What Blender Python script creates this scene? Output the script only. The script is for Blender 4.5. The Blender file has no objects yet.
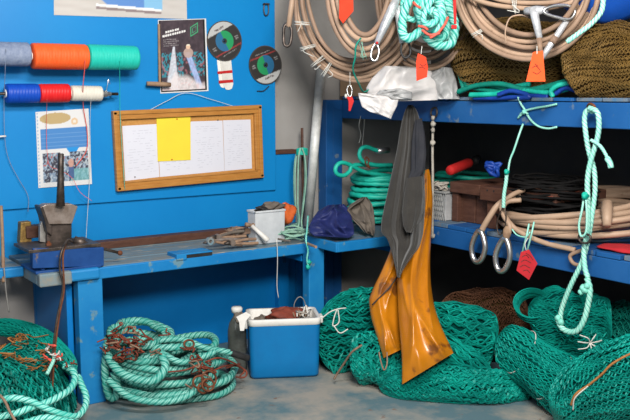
import bpy, bmesh, math, random
import numpy as np
from mathutils import Vector, Matrix
random.seed(7); RNG = np.random.default_rng(11)
SC = bpy.context.scene; COL = SC.collection

# ------------------------------------------------------------- camera
FPX, CAMH = 875.0, 1.6
_p, _t = math.radians(7.6), math.radians(55.4)
FW = np.array([math.cos(_t)*math.cos(_p), math.sin(_t)*math.cos(_p), -math.sin(_p)])
RT = np.array([math.sin(_t), -math.cos(_t), 0.0])
UP = np.cross(RT, FW)
CP = np.array([0, 0, CAMH])
cam = bpy.data.objects.new('camera', bpy.data.cameras.new('camera')); COL.objects.link(cam)
m = Matrix.Identity(4)
for i in range(3):
    m[i][0], m[i][1], m[i][2], m[i][3] = RT[i], UP[i], -FW[i], CP[i]
cam.matrix_world = m
cam.data.sensor_width = 36.0; cam.data.lens = 36.0*FPX/630.0
cam.data.clip_start = .05
SC.camera = cam
# ------------------------------------------------------------- light
SC.view_settings.view_transform = 'Standard'; SC.view_settings.look = 'None'
SC.view_settings.gamma = 1; SC.view_settings.use_curve_mapping = False
SC.view_settings.exposure = -0.08
w = bpy.data.worlds.new('world'); SC.world = w; w.use_nodes = True
w.node_tree.nodes['Background'].inputs[0].default_value = (.80, .90, 1.0, 1)
w.node_tree.nodes['Background'].inputs[1].default_value = .13
def area(name, loc, target, sx, sy, power, col):
    l = bpy.data.lights.new(name, 'AREA'); l.shape = 'RECTANGLE'; l.size = sx; l.size_y = sy
    l.energy = power; l.color = col
    o = bpy.data.objects.new(name, l); COL.objects.link(o); o.location = loc
    d = Vector(target) - Vector(loc)
    o.rotation_euler = d.to_track_quat('-Z', 'Y').to_euler()
    return o
area('ceiling_lamp_light', (.3, -.7, 3.1), (2.8, 4.0, .7), 1.3, .6, 250, (1, .96, .90))
area('ceiling_lamp_light', (1.5, 1.6, 3.1), (2.8, 4.2, .6), 1.2, .35, 120, (1, .97, .93))
area('fill_light', (-.6, 1.6, 1.9), (2.6, 4.5, .8), 1.6, 1.6, 26, (.92, .96, 1.0))  # added soft fill from the left, no doorway stands there

# ------------------------------------------------------------- pixel -> place on a real plane
def ray(px, py): return FW*FPX + RT*(px-315) + UP*(210-py)
def on(ax, v, px, py):
    d = ray(px, py); i = 'xyz'.index(ax); return CP + d*((v-CP[i])/d[i])
def W(px, py, d): return CP + ray(px, py)*(d/FPX)
def floor_d(py): return CAMH/(math.sin(_p)+math.cos(_p)*(py-210)/FPX)

# ------------------------------------------------------------- mesh collector
class G:
    def __init__(s): s.V=[]; s.F=[]; s.UV=[]; s.n=0; s.C=[]
    def add(s, V, F, UV=None):
        V = np.asarray(V, float).reshape(-1,3)
        for f in (F if isinstance(F, list) else [F]):
            f = np.asarray(f, int)
            if f.ndim==1: f=f[None]
            s.F.append(f+s.n)
            s.UV.append(UV if (UV is not None and len(UV)==f.size) else np.zeros((f.size,2)))
        s.V.append(V); s.n += len(V); return s
    def box(s, x0,x1,y0,y1,z0,z1):
        V=[(x,y,z) for z in (z0,z1) for x,y in ((x0,y0),(x1,y0),(x1,y1),(x0,y1))]
        return s.add(V, np.array([(0,3,2,1),(4,5,6,7),(0,1,5,4),(1,2,6,5),(2,3,7,6),(3,0,4,7)]))
    def obox(s, c, ax, ay, az):          # centre, half-axis vectors
        c,ax,ay,az=[np.asarray(q,float) for q in (c,ax,ay,az)]
        V=[c+i*ax+j*ay+k*az for k in (-1,1) for i,j in ((-1,-1),(1,-1),(1,1),(-1,1))]
        return s.add(V, np.array([(0,3,2,1),(4,5,6,7),(0,1,5,4),(1,2,6,5),(2,3,7,6),(3,0,4,7)]))
    def prism(s, pts, ext):              # polygon (3-D points) swept by vector ext
        pts=np.asarray(pts,float); ext=np.asarray(ext,float); n=len(pts)
        V=np.vstack([pts,pts+ext]); q=[(i,(i+1)%n,n+(i+1)%n,n+i) for i in range(n)]
        s.add(V,[np.array(q), np.array([list(range(n-1,-1,-1))]), np.array([list(range(n,2*n))])])
        return s
    def tube(s, pts, r, sides=8, closed=False, lobes=0, pitch=.05, amp=.3, caps=True, flat=1.0):
        P=np.asarray(pts,float); n=len(P)
        if closed: T=np.roll(P,-1,0)-np.roll(P,1,0)
        else: T=np.gradient(P,axis=0)
        T/= (np.linalg.norm(T,axis=1)[:,None]+1e-9)
        a=np.array([0,0,1.0]) if abs(T[0][2])<.9 else np.array([1.0,0,0])
        N=np.zeros((n,3)); v=np.cross(np.cross(T[0],a),T[0]); N[0]=v/np.linalg.norm(v)
        for i in range(1,n):
            v=N[i-1]-T[i]*(N[i-1]@T[i]); N[i]=v/(np.linalg.norm(v)+1e-9)
        B=np.cross(T,N)
        L=np.concatenate([[0],np.cumsum(np.linalg.norm(np.diff(P,axis=0),axis=1))])
        if closed:
            e=math.atan2(N[-1]@B[0],N[-1]@N[0]); 
            ang=-e*np.linspace(0,1,n)
            N,B=N*np.cos(ang)[:,None]+B*np.sin(ang)[:,None], B*np.cos(ang)[:,None]-N*np.sin(ang)[:,None]
            tot=L[-1]+np.linalg.norm(P[0]-P[-1]); pitch=tot/max(1,round(tot/pitch)) if lobes else pitch
        r=np.broadcast_to(np.asarray(r,float),(n,))
        u=np.arange(sides)/sides
        R=r[:,None]*np.ones(sides)
        if lobes: R=R*(1-amp+amp*np.abs(np.cos(np.pi*(lobes*u[None]+L[:,None]/pitch))))
        V=P[:,None]+R[...,None]*(np.cos(2*np.pi*u)[None,:,None]*N[:,None]*flat+np.sin(2*np.pi*u)[None,:,None]*B[:,None])
        rows=n if closed else n-1
        i=np.arange(rows)[:,None]; j=np.arange(sides)[None]
        i2=(i+1)%n; j2=(j+1)%sides
        F=np.stack([i*sides+j,i*sides+j2,i2*sides+j2,i2*sides+j],-1).reshape(-1,4)
        U0=np.broadcast_to(j/sides,(rows,sides)); U1=np.broadcast_to((j+1)/sides,(rows,sides))
        Lx=np.append(L, L[-1]+np.linalg.norm(P[0]-P[-1]))
        V0=np.broadcast_to((Lx[:rows]/pitch)[:,None],(rows,sides)); V1=np.broadcast_to((Lx[1:rows+1]/pitch)[:,None],(rows,sides))
        UV=np.stack([np.stack([U0,V0],-1),np.stack([U1,V0],-1),np.stack([U1,V1],-1),np.stack([U0,V1],-1)],2).reshape(-1,2)
        s.add(V.reshape(-1,3),F,UV)
        if caps and not closed:
            s.F.append(np.array([list(range(sides-1,-1,-1))])+s.n-n*sides); s.UV.append(np.zeros((sides,2)))
            s.F.append(np.array([list(range(sides))])+s.n-sides); s.UV.append(np.zeros((sides,2)))
        return s
    def strands(s, P, r, flat=False):    # P: (n strands, m points, 3), thin triangular twine
        n,m_,_=P.shape
        T=np.gradient(P,axis=1); T/=np.linalg.norm(T,axis=2)[...,None]+1e-9
        ref=np.array([.31,.17,.93]); A=np.cross(T,ref); A/=np.linalg.norm(A,axis=2)[...,None]+1e-9
        B=np.cross(T,A); k=np.arange(3)*2*np.pi/3
        rr=np.broadcast_to(np.asarray(r,float),(n,m_))[...,None,None]
        V=P[:,:,None]+rr*(np.cos(k)[:,None]*A[:,:,None]+np.sin(k)[:,None]*B[:,:,None])
        a=np.arange(n)[:,None,None]*m_*3; i=np.arange(m_-1)[None,:,None]; j=np.arange(3)[None,None]
        j2=(j+1)%3
        F=np.stack([a+i*3+j,a+i*3+j2,a+(i+1)*3+j2,a+(i+1)*3+j],-1).reshape(-1,4)
        return s.add(V.reshape(-1,3),F)
    def grid(s, P, closed_u=False):      # P (nu,nv,3)
        nu,nv,_=P.shape; ru=nu if closed_u else nu-1
        i=np.arange(ru)[:,None]; j=np.arange(nv-1)[None]; i2=(i+1)%nu
        F=np.stack([i*nv+j,i2*nv+j,i2*nv+j+1,i*nv+j+1],-1).reshape(-1,4)
        return s.add(P.reshape(-1,3),F)
    def lathe(s, c, axis, prof, sides=24, ripple=None):   # prof: (along, radius)
        c=np.asarray(c,float); ax=np.asarray(axis,float); ax=ax/np.linalg.norm(ax)
        a=np.array([0,0,1.0]) if abs(ax[2])<.9 else np.array([1.0,0,0])
        N=np.cross(ax,a); N/=np.linalg.norm(N); B=np.cross(ax,N)
        t=np.arange(sides)*2*np.pi/sides; pr=np.asarray(prof,float)
        R=pr[:,1][None]*np.ones(sides)[:,None]
        if ripple is not None: R=R+ripple(pr[:,0][None],t[:,None])
        P=c+pr[:,0][None,:,None]*ax+R[...,None]*(np.cos(t)[:,None,None]*N+np.sin(t)[:,None,None]*B)
        return s.grid(P,True)
    def ball(s, c, rx, ry=None, rz=None, n=10, lump=0, seed=0):
        ry=ry or rx; rz=rz or rx
        th=np.linspace(0,np.pi,n)[None]; ph=(np.arange(n*2)*np.pi/n)[:,None]
        k=1+lump*(np.sin(3*ph+seed)*np.sin(2.7*th+seed*1.7)+.5*np.sin(5*ph+2*seed+4*th))
        P=np.stack([rx*k*np.sin(th)*np.cos(ph),ry*k*np.sin(th)*np.sin(ph),rz*k*np.cos(th)+0*ph],-1)+np.asarray(c,float)
        return s.grid(P,True)

def smooth(pts, step=.012, closed=False):
    P=np.asarray(pts,float)
    if closed: Q=np.vstack([P[-1],P,P[0],P[1]])
    else: Q=np.vstack([2*P[0]-P[1],P,2*P[-1]-P[-2]])
    out=[]
    for i in range(1,len(Q)-2):
        a,b,c,d=Q[i-1:i+3]; k=max(6,int(np.linalg.norm(c-b)/step*1.2))
        t=(np.arange(k)/k)[:,None]
        out.append(.5*((2*b)+(c-a)*t+(2*a-5*b+4*c-d)*t**2+(3*b-a-3*c+d)*t**3))
    if not closed: out.append(P[-1:])
    X=np.vstack(out)
    X2=np.vstack([X,X[:1]]) if closed else X
    L=np.concatenate([[0],np.cumsum(np.linalg.norm(np.diff(X2,axis=0),axis=1))])
    n=max(4,int(L[-1]/step)); tt=np.linspace(0,L[-1],n,endpoint=not closed)
    return np.stack([np.interp(tt,L,X2[:,k]) for k in range(3)],-1)

# ------------------------------------------------------------- objects
ORG={}
def mesh(name, g, mat, bevel=0, shade=False, shift=None):
    me=bpy.data.meshes.new(name)
    V=np.vstack(g.V)
    if shift is not None: V=V-shift
    me.vertices.add(len(V)); me.vertices.foreach_set('co',V.ravel())
    tot=[np.full(len(f),f.shape[1]) for f in g.F]; tot=np.concatenate(tot)
    idx=np.concatenate([f.ravel() for f in g.F])
    me.loops.add(len(idx)); me.loops.foreach_set('vertex_index',idx.astype(np.int32))
    me.polygons.add(len(tot)); st=np.concatenate([[0],np.cumsum(tot)[:-1]])
    me.polygons.foreach_set('loop_start',st.astype(np.int32))
    me.polygons.foreach_set('use_smooth',np.full(len(tot),bool(shade)))
    uv=me.uv_layers.new(name='UVMap'); uv.data.foreach_set('uv',np.vstack(g.UV).ravel())
    if g.C:
        ca=me.color_attributes.new('Col','FLOAT_COLOR','POINT')
        c=np.vstack(g.C); ca.data.foreach_set('color',np.hstack([c,np.ones((len(c),1))]).ravel())
    me.update(calc_edges=True); me.validate()
    if mat: me.materials.append(mat)
    return me
def obj(name, g, mat, parent=None, bevel=0, shade=False, label=None, kind=None):
    """a part (parent given) or a top-level mesh"""
    V=np.vstack(g.V)
    sh=None
    if parent is None:
        sh=np.array([(V[:,0].min()+V[:,0].max())/2,(V[:,1].min()+V[:,1].max())/2,V[:,2].min()])
    me=mesh(name,g,mat,shade=shade,shift=sh)
    o=bpy.data.objects.new(name,me); COL.objects.link(o)
    if parent is not None:
        o.parent=parent; o.location=-ORG.get(parent.name,np.zeros(3)); ORG[o.name]=np.zeros(3)
    else:
        o.location=sh; ORG[o.name]=sh
    if bevel:
        b=o.modifiers.new('b','BEVEL'); b.width=bevel; b.segments=2; b.limit_method='ANGLE'
    if label: o['label']=label
    if kind: o['kind']=kind
    return o
def tag(o, label, cat, group=None):
    o['label']=label; o['category']=cat
    if group: o['group']=group
    return o
def thing(name, label, cat, loc, group=None):
    o=bpy.data.objects.new(name,None); COL.objects.link(o); o.location=[float(q) for q in loc]; o.empty_display_size=.05
    ORG[o.name]=np.array(loc,float); return tag(o,label,cat,group)
def setting(name, loc=(0,0,0)):
    o=bpy.data.objects.new(name,None); COL.objects.link(o); o.location=loc; ORG[o.name]=np.array(loc,float); o['kind']='structure'; return o

# ------------------------------------------------------------- materials
def mat(name, c, c2=None, rough=.6, metal=0, scale=8, mix=.5, bump=0, bscale=40, coat=0, trans=0, stretch=None, contrast=.15, sheen=0, spec=.3, c3=None, scale3=30, th3=.62):
    m=bpy.data.materials.new(name); m.use_nodes=True; nt=m.node_tree; N=nt.nodes; L=nt.links
    b=N['Principled BSDF']; b.inputs['Roughness'].default_value=rough; b.inputs['Metallic'].default_value=metal
    b.inputs['Coat Weight'].default_value=coat; b.inputs['Coat Roughness'].default_value=.2
    b.inputs['Transmission Weight'].default_value=trans
    b.inputs['Specular IOR Level'].default_value=spec
    b.inputs['Sheen Weight'].default_value=sheen
    c=tuple(c)+(1,)
    b.inputs['Base Color'].default_value=c
    tc=N.new('ShaderNodeTexCoord'); mp=N.new('ShaderNodeMapping'); L.new(tc.outputs['Object'],mp.inputs[0])
    if stretch: mp.inputs['Scale'].default_value=stretch
    src=None
    if c2 is not None:
        nz=N.new('ShaderNodeTexNoise'); nz.inputs['Scale'].default_value=scale; nz.inputs['Detail'].default_value=6; nz.inputs['Roughness'].default_value=.65
        L.new(mp.outputs[0],nz.inputs['Vector'])
        rp=N.new('ShaderNodeValToRGB'); L.new(nz.outputs['Fac'],rp.inputs[0])
        rp.color_ramp.elements[0].position=max(0,mix-contrast); rp.color_ramp.elements[0].color=c
        rp.color_ramp.elements[1].position=min(1,mix+contrast); rp.color_ramp.elements[1].color=tuple(c2)+(1,)
        src=rp.outputs[0]
        if c3 is not None:
            n3=N.new('ShaderNodeTexNoise'); n3.inputs['Scale'].default_value=scale3; n3.inputs['Detail'].default_value=5
            L.new(mp.outputs[0],n3.inputs['Vector'])
            r3=N.new('ShaderNodeValToRGB'); L.new(n3.outputs['Fac'],r3.inputs[0])
            r3.color_ramp.elements[0].position=th3; r3.color_ramp.elements[1].position=min(1,th3+.05)
            mx=N.new('ShaderNodeMix'); mx.data_type='RGBA'; L.new(r3.outputs[0],mx.inputs[0]); L.new(src,mx.inputs[6]); mx.inputs[7].default_value=tuple(c3)+(1,)
            src=mx.outputs[2]
        L.new(src,b.inputs['Base Color'])
    if bump:
        nb=N.new('ShaderNodeTexNoise'); nb.inputs['Scale'].default_value=bscale; nb.inputs['Detail'].default_value=4
        L.new(mp.outputs[0],nb.inputs['Vector'])
        bp=N.new('ShaderNodeBump'); bp.inputs['Strength'].default_value=bump; bp.inputs['Distance'].default_value=.004
        L.new(nb.outputs['Fac'],bp.inputs['Height']); L.new(bp.outputs[0],b.inputs['Normal'])
    return m
def rope_mat(name, cgroove, cmid, clight, lobes=3, rough=.55):
    """laid rope: pale yarns follow each strand, shade painted dark in the grooves (UV)"""
    m=bpy.data.materials.new(name); m.use_nodes=True; nt=m.node_tree; N=nt.nodes; L=nt.links
    b=N['Principled BSDF']; b.inputs['Roughness'].default_value=rough
    uv=N.new('ShaderNodeUVMap'); sp=N.new('ShaderNodeSeparateXYZ'); L.new(uv.outputs[0],sp.inputs[0])
    mu=N.new('ShaderNodeMath'); mu.operation='MULTIPLY_ADD'; mu.inputs[1].default_value=lobes
    L.new(sp.outputs[0],mu.inputs[0]); L.new(sp.outputs[1],mu.inputs[2])
    fr=N.new('ShaderNodeMath'); fr.operation='FRACT'; L.new(mu.outputs[0],fr.inputs[0])
    rp=N.new('ShaderNodeValToRGB'); L.new(fr.outputs[0],rp.inputs[0]); e=rp.color_ramp.elements
    e[0].position=0; e[0].color=tuple(cmid)+(1,); e[1].position=1; e[1].color=tuple(cmid)+(1,)
    for p,c in ((.22,clight),(.38,cmid),(.5,cgroove),(.62,cmid),(.85,clight)):
        q=e.new(p); q.color=tuple(c)+(1,)
    tc=N.new('ShaderNodeTexCoord'); nz=N.new('ShaderNodeTexNoise'); nz.inputs['Scale'].default_value=14; L.new(tc.outputs['Object'],nz.inputs['Vector'])
    mx=N.new('ShaderNodeMix'); mx.data_type='RGBA'; mx.inputs[7].default_value=tuple(cmid)+(1,)
    r2=N.new('ShaderNodeValToRGB'); r2.color_ramp.elements[0].position=.4; r2.color_ramp.elements[1].position=.7; r2.color_ramp.elements[1].color=(.7,.7,.7,1)
    L.new(nz.outputs['Fac'],r2.inputs[0]); L.new(r2.outputs[0],mx.inputs[0]); L.new(rp.outputs[0],mx.inputs[6])
    L.new(mx.outputs[2],b.inputs['Base Color'])
    return m
def print_mat(name, rough=.35):
    m=bpy.data.materials.new(name); m.use_nodes=True; nt=m.node_tree
    a=nt.nodes.new('ShaderNodeVertexColor'); a.layer_name='Col'
    nt.links.new(a.outputs[0],nt.nodes['Principled BSDF'].inputs['Base Color']); nt.nodes['Principled BSDF'].inputs['Roughness'].default_value=rough
    return m
M={}
BL=(.003,.180,.475)
M['blue']=mat('blue_board_paint',BL,(.005,.21,.52),rough=.42,scale=2.2,mix=.5,contrast=.25,bump=.05,bscale=12)
M['blue2']=mat('blue_lower_paint',(.0008,.15,.44),(.0015,.175,.49),rough=.45,scale=2,bump=.08,bscale=10,c3=(.02,.10,.26),scale3=9,th3=.70)
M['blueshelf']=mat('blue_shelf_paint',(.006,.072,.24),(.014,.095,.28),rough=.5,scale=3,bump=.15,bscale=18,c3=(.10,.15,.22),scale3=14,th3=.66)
M['bluebench']=mat('blue_bench_paint',(.004,.150,.40),(.013,.19,.43),rough=.5,scale=4,bump=.15,bscale=18,c3=(.11,.22,.28),scale3=12,th3=.62)
M['benchtop']=mat('worn_bench_top',(.16,.17,.165),(.10,.20,.27),rough=.7,scale=6,mix=.52,contrast=.16,bump=.3,bscale=30,stretch=(1,4,1),c3=(.30,.27,.22),scale3=7,th3=.60)
M['shelftop']=mat('worn_shelf_top',(.06,.14,.24),(.14,.16,.18),rough=.7,scale=5,bump=.3,bscale=30,stretch=(1,4,1))
M['wornblock']=mat('worn_timber',(.22,.21,.18),(.10,.20,.26),rough=.75,scale=14,bump=.4,bscale=50)
M['grey']=mat('grey_wall_paint',(.27,.255,.24),(.31,.295,.28),rough=.7,scale=2,bump=.1,bscale=9)
M['dark']=mat('shade_dark_wall',(.030,.030,.032),(.045,.043,.042),rough=.85,scale=3)  # rack wall and back post, deep shade of the rack put into the colour
M['floor']=mat('worn_painted_concrete',(.085,.15,.175),(.28,.26,.225),rough=.8,scale=2.8,mix=.50,contrast=.11,bump=.25,bscale=25,c3=(.16,.10,.07),scale3=11,th3=.67)
M['wood']=mat('oak_frame_wood',(.36,.15,.03),(.46,.21,.05),rough=.4,scale=9,stretch=(1,1,8),bump=.1,coat=.2)
M['cork']=mat('cork',(.42,.19,.045),(.50,.25,.07),rough=.85,scale=60,bump=.3,bscale=120)
M['brownwood']=mat('dark_brown_timber',(.060,.024,.015),(.095,.042,.027),rough=.6,scale=12,stretch=(1,1,5),bump=.2)
M['stick']=mat('weathered_stick',(.22,.13,.08),(.32,.21,.13),rough=.7,scale=15,bump=.3)
M['rust']=mat('rusty_iron',(.10,.035,.02),(.20,.07,.03),rough=.75,metal=.3,scale=30,bump=.4)
M['iron']=mat('dark_worn_iron',(.045,.037,.032),(.13,.10,.085),rough=.45,metal=.6,scale=16,bump=.25,mix=.55)
M['jaw']=mat('bare_vise_steel',(.17,.13,.105),(.30,.25,.22),rough=.45,metal=.5,scale=18,bump=.15)
M['steel']=mat('bright_steel',(.55,.55,.55),(.42,.42,.41),rough=.28,metal=.9,scale=20)
M['galv']=mat('galvanised_pipe',(.56,.57,.55),(.74,.74,.72),rough=.5,metal=.15,scale=22,bump=.15)
M['tape']=mat('silver_tape',(.42,.43,.45),(.62,.62,.63),rough=.35,metal=.4,scale=30,bump=.6,bscale=60)
M['cable']=mat('matt_black_cable',(.004,.004,.004),(.010,.009,.009),rough=.9,scale=12,spec=.12)
M['black']=mat('black_rubber',(.012,.012,.013),(.03,.03,.03),rough=.55,scale=12)
M['hose']=mat('beige_hose',(.43,.295,.205),(.33,.22,.15),rough=.5,scale=5,bump=.1,c3=(.26,.16,.11),scale3=16,th3=.66)
M['hose2']=mat('brown_beige_hose',(.33,.215,.15),(.23,.15,.10),rough=.55,scale=5,bump=.1)
M['plywood']=mat('cardboard',(.30,.19,.11),(.35,.23,.14),rough=.85,scale=6)
M['whiteplastic']=mat('white_plastic_film',(.60,.57,.56),(.48,.46,.45),rough=.35,scale=8,bump=.5,bscale=20)
M['clearplastic']=mat('greyish_plastic_film',(.30,.30,.30),(.42,.42,.42),rough=.25,scale=7,bump=.6,bscale=16)
M['white']=mat('off_white_plastic',(.66,.64,.60),(.50,.48,.44),rough=.45,scale=10,mix=.62,bump=.1)
M['bucket']=mat('dusty_white_tub',(.52,.54,.56),(.40,.42,.44),rough=.5,scale=7,bump=.1)
M['paper']=mat('white_paper',(.62,.62,.68),(.60,.60,.66),rough=.6,scale=3)
M['yellow']=mat('yellow_paper',(.76,.60,.04),(.72,.55,.04),rough=.6,scale=3)
M['ink']=mat('faint_ink',(.47,.47,.53),(.50,.50,.56),rough=.7,scale=30)
M['inkdark']=mat('dark_ink',(.03,.02,.02),(.06,.03,.03),rough=.7,scale=30)
M['cream']=mat('pale_lettering',(.75,.73,.68),(.7,.68,.62),rough=.5,scale=30)
M['cooler']=mat('blue_cooler_plastic',(.003,.155,.39),(.005,.13,.34),rough=.38,scale=4,bump=.05,c3=(.015,.05,.10),scale3=13,th3=.70)
M['teal']=mat('teal_net_twine',(.003,.33,.26),(.001,.17,.14),rough=.5,scale=7,mix=.5,contrast=.2)
M['tealdeep']=mat('teal_net_shaded_core',(.001,.055,.045),(.001,.03,.026),rough=.8,scale=30,bump=1,bscale=60,spec=0)  # inner net, coloured dark for the shade between the twines
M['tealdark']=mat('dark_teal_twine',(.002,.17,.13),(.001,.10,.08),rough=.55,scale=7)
M['brownnet']=mat('olive_brown_twine',(.20,.115,.028),(.11,.065,.018),rough=.6,scale=8,contrast=.2)
M['brownbulk']=mat('brown_net_shaded_core',(.045,.026,.010),(.025,.015,.007),rough=.9,scale=30,bump=1,bscale=60,spec=0)  # core of the brown nets, depth shade put into its colour
M['rednet']=mat('reddish_brown_twine',(.16,.07,.035),(.08,.035,.02),rough=.6,scale=8)
M['mint']=rope_mat('mint_laid_rope',(.003,.13,.105),(.03,.46,.37),(.46,.80,.72))
M['mintpale']=rope_mat('pale_mint_rope',(.05,.30,.24),(.20,.60,.48),(.55,.80,.70))
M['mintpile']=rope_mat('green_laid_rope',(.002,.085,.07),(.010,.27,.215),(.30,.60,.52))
M['tealrope']=mat('smooth_teal_rope',(.004,.34,.25),(.02,.46,.35),rough=.45,scale=14,bump=.2,bscale=60)
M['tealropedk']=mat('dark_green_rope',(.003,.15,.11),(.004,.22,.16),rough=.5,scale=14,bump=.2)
M['bluerope']=mat('blue_rope',(.006,.03,.22),(.01,.06,.32),rough=.5,scale=14,bump=.2)
M['greencord']=mat('pale_green_cord',(.16,.34,.26),(.28,.46,.36),rough=.6,scale=20)
M['whiterope']=mat('grubby_white_rope',(.42,.39,.34),(.28,.25,.21),rough=.7,scale=30,bump=.6,bscale=90)
M['string']=mat('white_string',(.62,.60,.55),(.5,.5,.46),rough=.7,scale=30)
M['orange']=mat('orange_yarn',(.84,.085,.010),(.78,.12,.025),rough=.6,scale=20,stretch=(12,1,1),bump=.3)
M['tealyarn']=mat('turquoise_yarn',(.008,.42,.33),(.02,.50,.40),rough=.55,scale=20,stretch=(12,1,1),bump=.3)
M['greyyarn']=mat('blue_grey_yarn',(.15,.19,.29),(.24,.28,.38),rough=.7,scale=40,bump=.5)
M['blueyarn']=mat('royal_blue_yarn',(.003,.045,.36),(.006,.07,.46),rough=.45,scale=20,stretch=(12,1,1))
M['redyarn']=mat('red_yarn',(.58,.008,.012),(.66,.02,.02),rough=.45,scale=20,stretch=(12,1,1))
M['whiteyarn']=mat('cream_yarn',(.66,.62,.54),(.58,.54,.46),rough=.6,scale=20,stretch=(12,1,1))
M['redthread']=mat('orange_red_thread',(.72,.08,.05),(.66,.1,.07),rough=.6,scale=10)
M['redplastic']=mat('red_plastic',(.50,.014,.012),(.42,.014,.014),rough=.75,scale=10,bump=.1)
M['redtag']=mat('red_card_tag',(.45,.018,.026),(.36,.014,.02),rough=.9,scale=10)
M['orangetag']=mat('orange_tag',(.62,.040,.014),(.56,.05,.02),rough=.9,scale=14,bump=.2)
M['orangetag2']=mat('bright_orange_tag',(.80,.095,.020),(.72,.08,.02),rough=.9,scale=14,bump=.2)
M['oil']=mat('yellow_orange_oilskin',(.50,.175,.005),(.36,.115,.004),rough=.33,scale=5,mix=.5,contrast=.2,bump=.25,bscale=14,coat=.35,c3=(.17,.055,.008),scale3=7,th3=.60)
M['greycloth']=mat('grey_brown_cloth',(.034,.031,.027),(.022,.020,.018),rough=.9,scale=7,bump=.4,bscale=50,sheen=.2)
M['blackcloth']=mat('black_cloth_lining',(.018,.02,.026),(.03,.03,.036),rough=.9,scale=7,bump=.3)
M['navy']=mat('navy_nylon',(.010,.016,.085),(.018,.026,.12),rough=.55,scale=7,bump=.6,bscale=26)
M['tan']=mat('grubby_tan_cloth',(.15,.125,.10),(.09,.075,.065),rough=.9,scale=9,bump=.5)
M['orangecloth']=mat('orange_float_bag',(.62,.13,.03),(.40,.07,.02),rough=.5,scale=16,bump=.4)
M['brass']=mat('brassy_corroded_metal',(.30,.19,.055),(.16,.09,.03),rough=.5,metal=.5,scale=40,bump=.6,bscale=80)
M['bluesteel']=mat('blue_painted_steel',(.006,.04,.16),(.012,.06,.21),rough=.45,scale=9,c3=(.13,.10,.09),scale3=16,th3=.64)
M['bluetub']=mat('deep_blue_plastic',(.006,.06,.34),(.01,.085,.42),rough=.35,scale=4)
M['glass']=mat('clear_plastic_bottle',(.75,.85,.85),rough=.12,trans=.85)
M['murky']=mat('murky_bottle',(.10,.11,.10),(.05,.05,.045),rough=.2,scale=9)
M['redcloth']=mat('dark_red_cloth',(.22,.045,.025),(.13,.03,.02),rough=.75,scale=14,bump=.5)
M['print']=print_mat('printed_sheet'); M['printm']=print_mat('printed_disc',.6)
M['skirt']=mat('basket_grey',(.30,.30,.29),(.22,.22,.21),rough=.6,scale=20)
M['wirem']=mat('grey_wire',(.30,.29,.27),(.2,.19,.18),rough=.5,metal=.4,scale=20)
M['tan2']=mat('leather_tan',(.30,.19,.12),(.17,.11,.08),rough=.6,scale=30,bump=.4)
M['rope_rust']=mat('rust_red_twine',(.22,.045,.022),(.10,.025,.015),rough=.7,scale=20)
M['orangetwine']=mat('orange_brown_twine',(.38,.16,.04),(.24,.09,.025),rough=.65,scale=20)
# ============================================================= SETTING
YW=4.90; YP=4.85; YB=4.83; XS=3.54
o=obj('floor',G().box(-3,5.2,-1.5,5.0,-.06,0),M['floor'],kind='structure')
o=obj('wall_back',G().box(-1.0,4.50,YW,YW+.1,0,3.1),M['grey'],kind='structure')
o=obj('wall_right',G().box(4.42,4.52,-.2,YW,0,3.1),M['dark'],kind='structure')
# blue boarding on the back wall: upper board, wainscot sheets, capping
s=setting('wall_blue_boarding',(1.5,4.86,0))
obj('upper_board',G().box(-1.0,3.022,YB,YW-.001,.972,2.9),M['blue'],s,bevel=.004)
obj('wainscot_board',G().box(-1.0,3.19,YP,YW-.001,.665,1.205),M['blue'],s,bevel=.004)
obj('lower_board',G().box(1.44,3.19,YP+.002,YW-.001,.0,.663),M['blue2'],s,bevel=.004)
obj('capping_strip',G().box(3.03,3.19,YP-.012,YW-.001,1.205,1.232),M['brownwood'],s,bevel=.002)
obj('lower_board',G().box(3.20,3.50,YP+.01,YW-.001,.0,.66),M['blue2'],s,bevel=.003)
obj('batten',G().box(3.02,3.10,YP-.05,YP,.0,.66),M['blue2'],s,bevel=.003)
obj('batten',G().box(3.24,3.30,YP-.03,YP+.01,.0,.66),M['blue2'],s,bevel=.003)

# ============================================================= WORKBENCH
t=thing('workbench','long blue workbench with a worn grey top along the blue board wall','workbench',(2.1,4.5,0))
YF=4.247
for i,(a,b) in enumerate([(4.262,4.41),(4.414,4.56),(4.564,4.70),(4.704,4.845)]):
    obj('top_plank',G().box(1.30,2.90+.003*i,a,b,.690,.718+.001*(i%2)),M['benchtop'],t,bevel=.004)
obj('front_rail',G().box(1.52,2.895,YF,4.292,.655,.715),M['bluebench'],t,bevel=.006)
# raised blue block with a dark slot in the front edge
g=G().box(2.02,2.08,YF-.008,4.36,.705,.738); g.box(2.08,2.24,4.30,4.36,.705,.738); g.box(2.08,2.24,YF-.006,4.30,.730,.738)
obj('slotted_block',g,M['bluebench'],t,bevel=.003)
obj('slot',G().box(2.082,2.238,YF-.002,4.30,.712,.729),M['black'],t)
obj('end_block',G().box(1.43,1.585,YF-.03,4.262,.664,.722),M['bluebench'],t,bevel=.012)
obj('end_plank',G().box(1.272,1.435,YF-.035,4.262,.656,.722),M['wornblock'],t,bevel=.008)
obj('side_rail',G().box(1.272,1.31,4.262,4.56,.66,.716),M['wornblock'],t,bevel=.006)
obj('leg',G().box(1.475,1.605,YF+.003,YF+.075,0,.664),M['bluebench'],t,bevel=.005)
obj('leg',G().box(2.855,2.965,4.20,4.27,0,.70),M['bluebench'],t,bevel=.005)
obj('side_panel',G().box(1.44,1.472,4.33,YP,0,.66),M['blue2'],t,bevel=.004)
obj('bearer',G().box(2.86,2.93,4.292,4.84,.60,.69),M['blue2'],t,bevel=.004)
obj('bearer',G().box(1.48,1.55,4.292,4.84,.60,.69),M['blue2'],t,bevel=.004)
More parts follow.
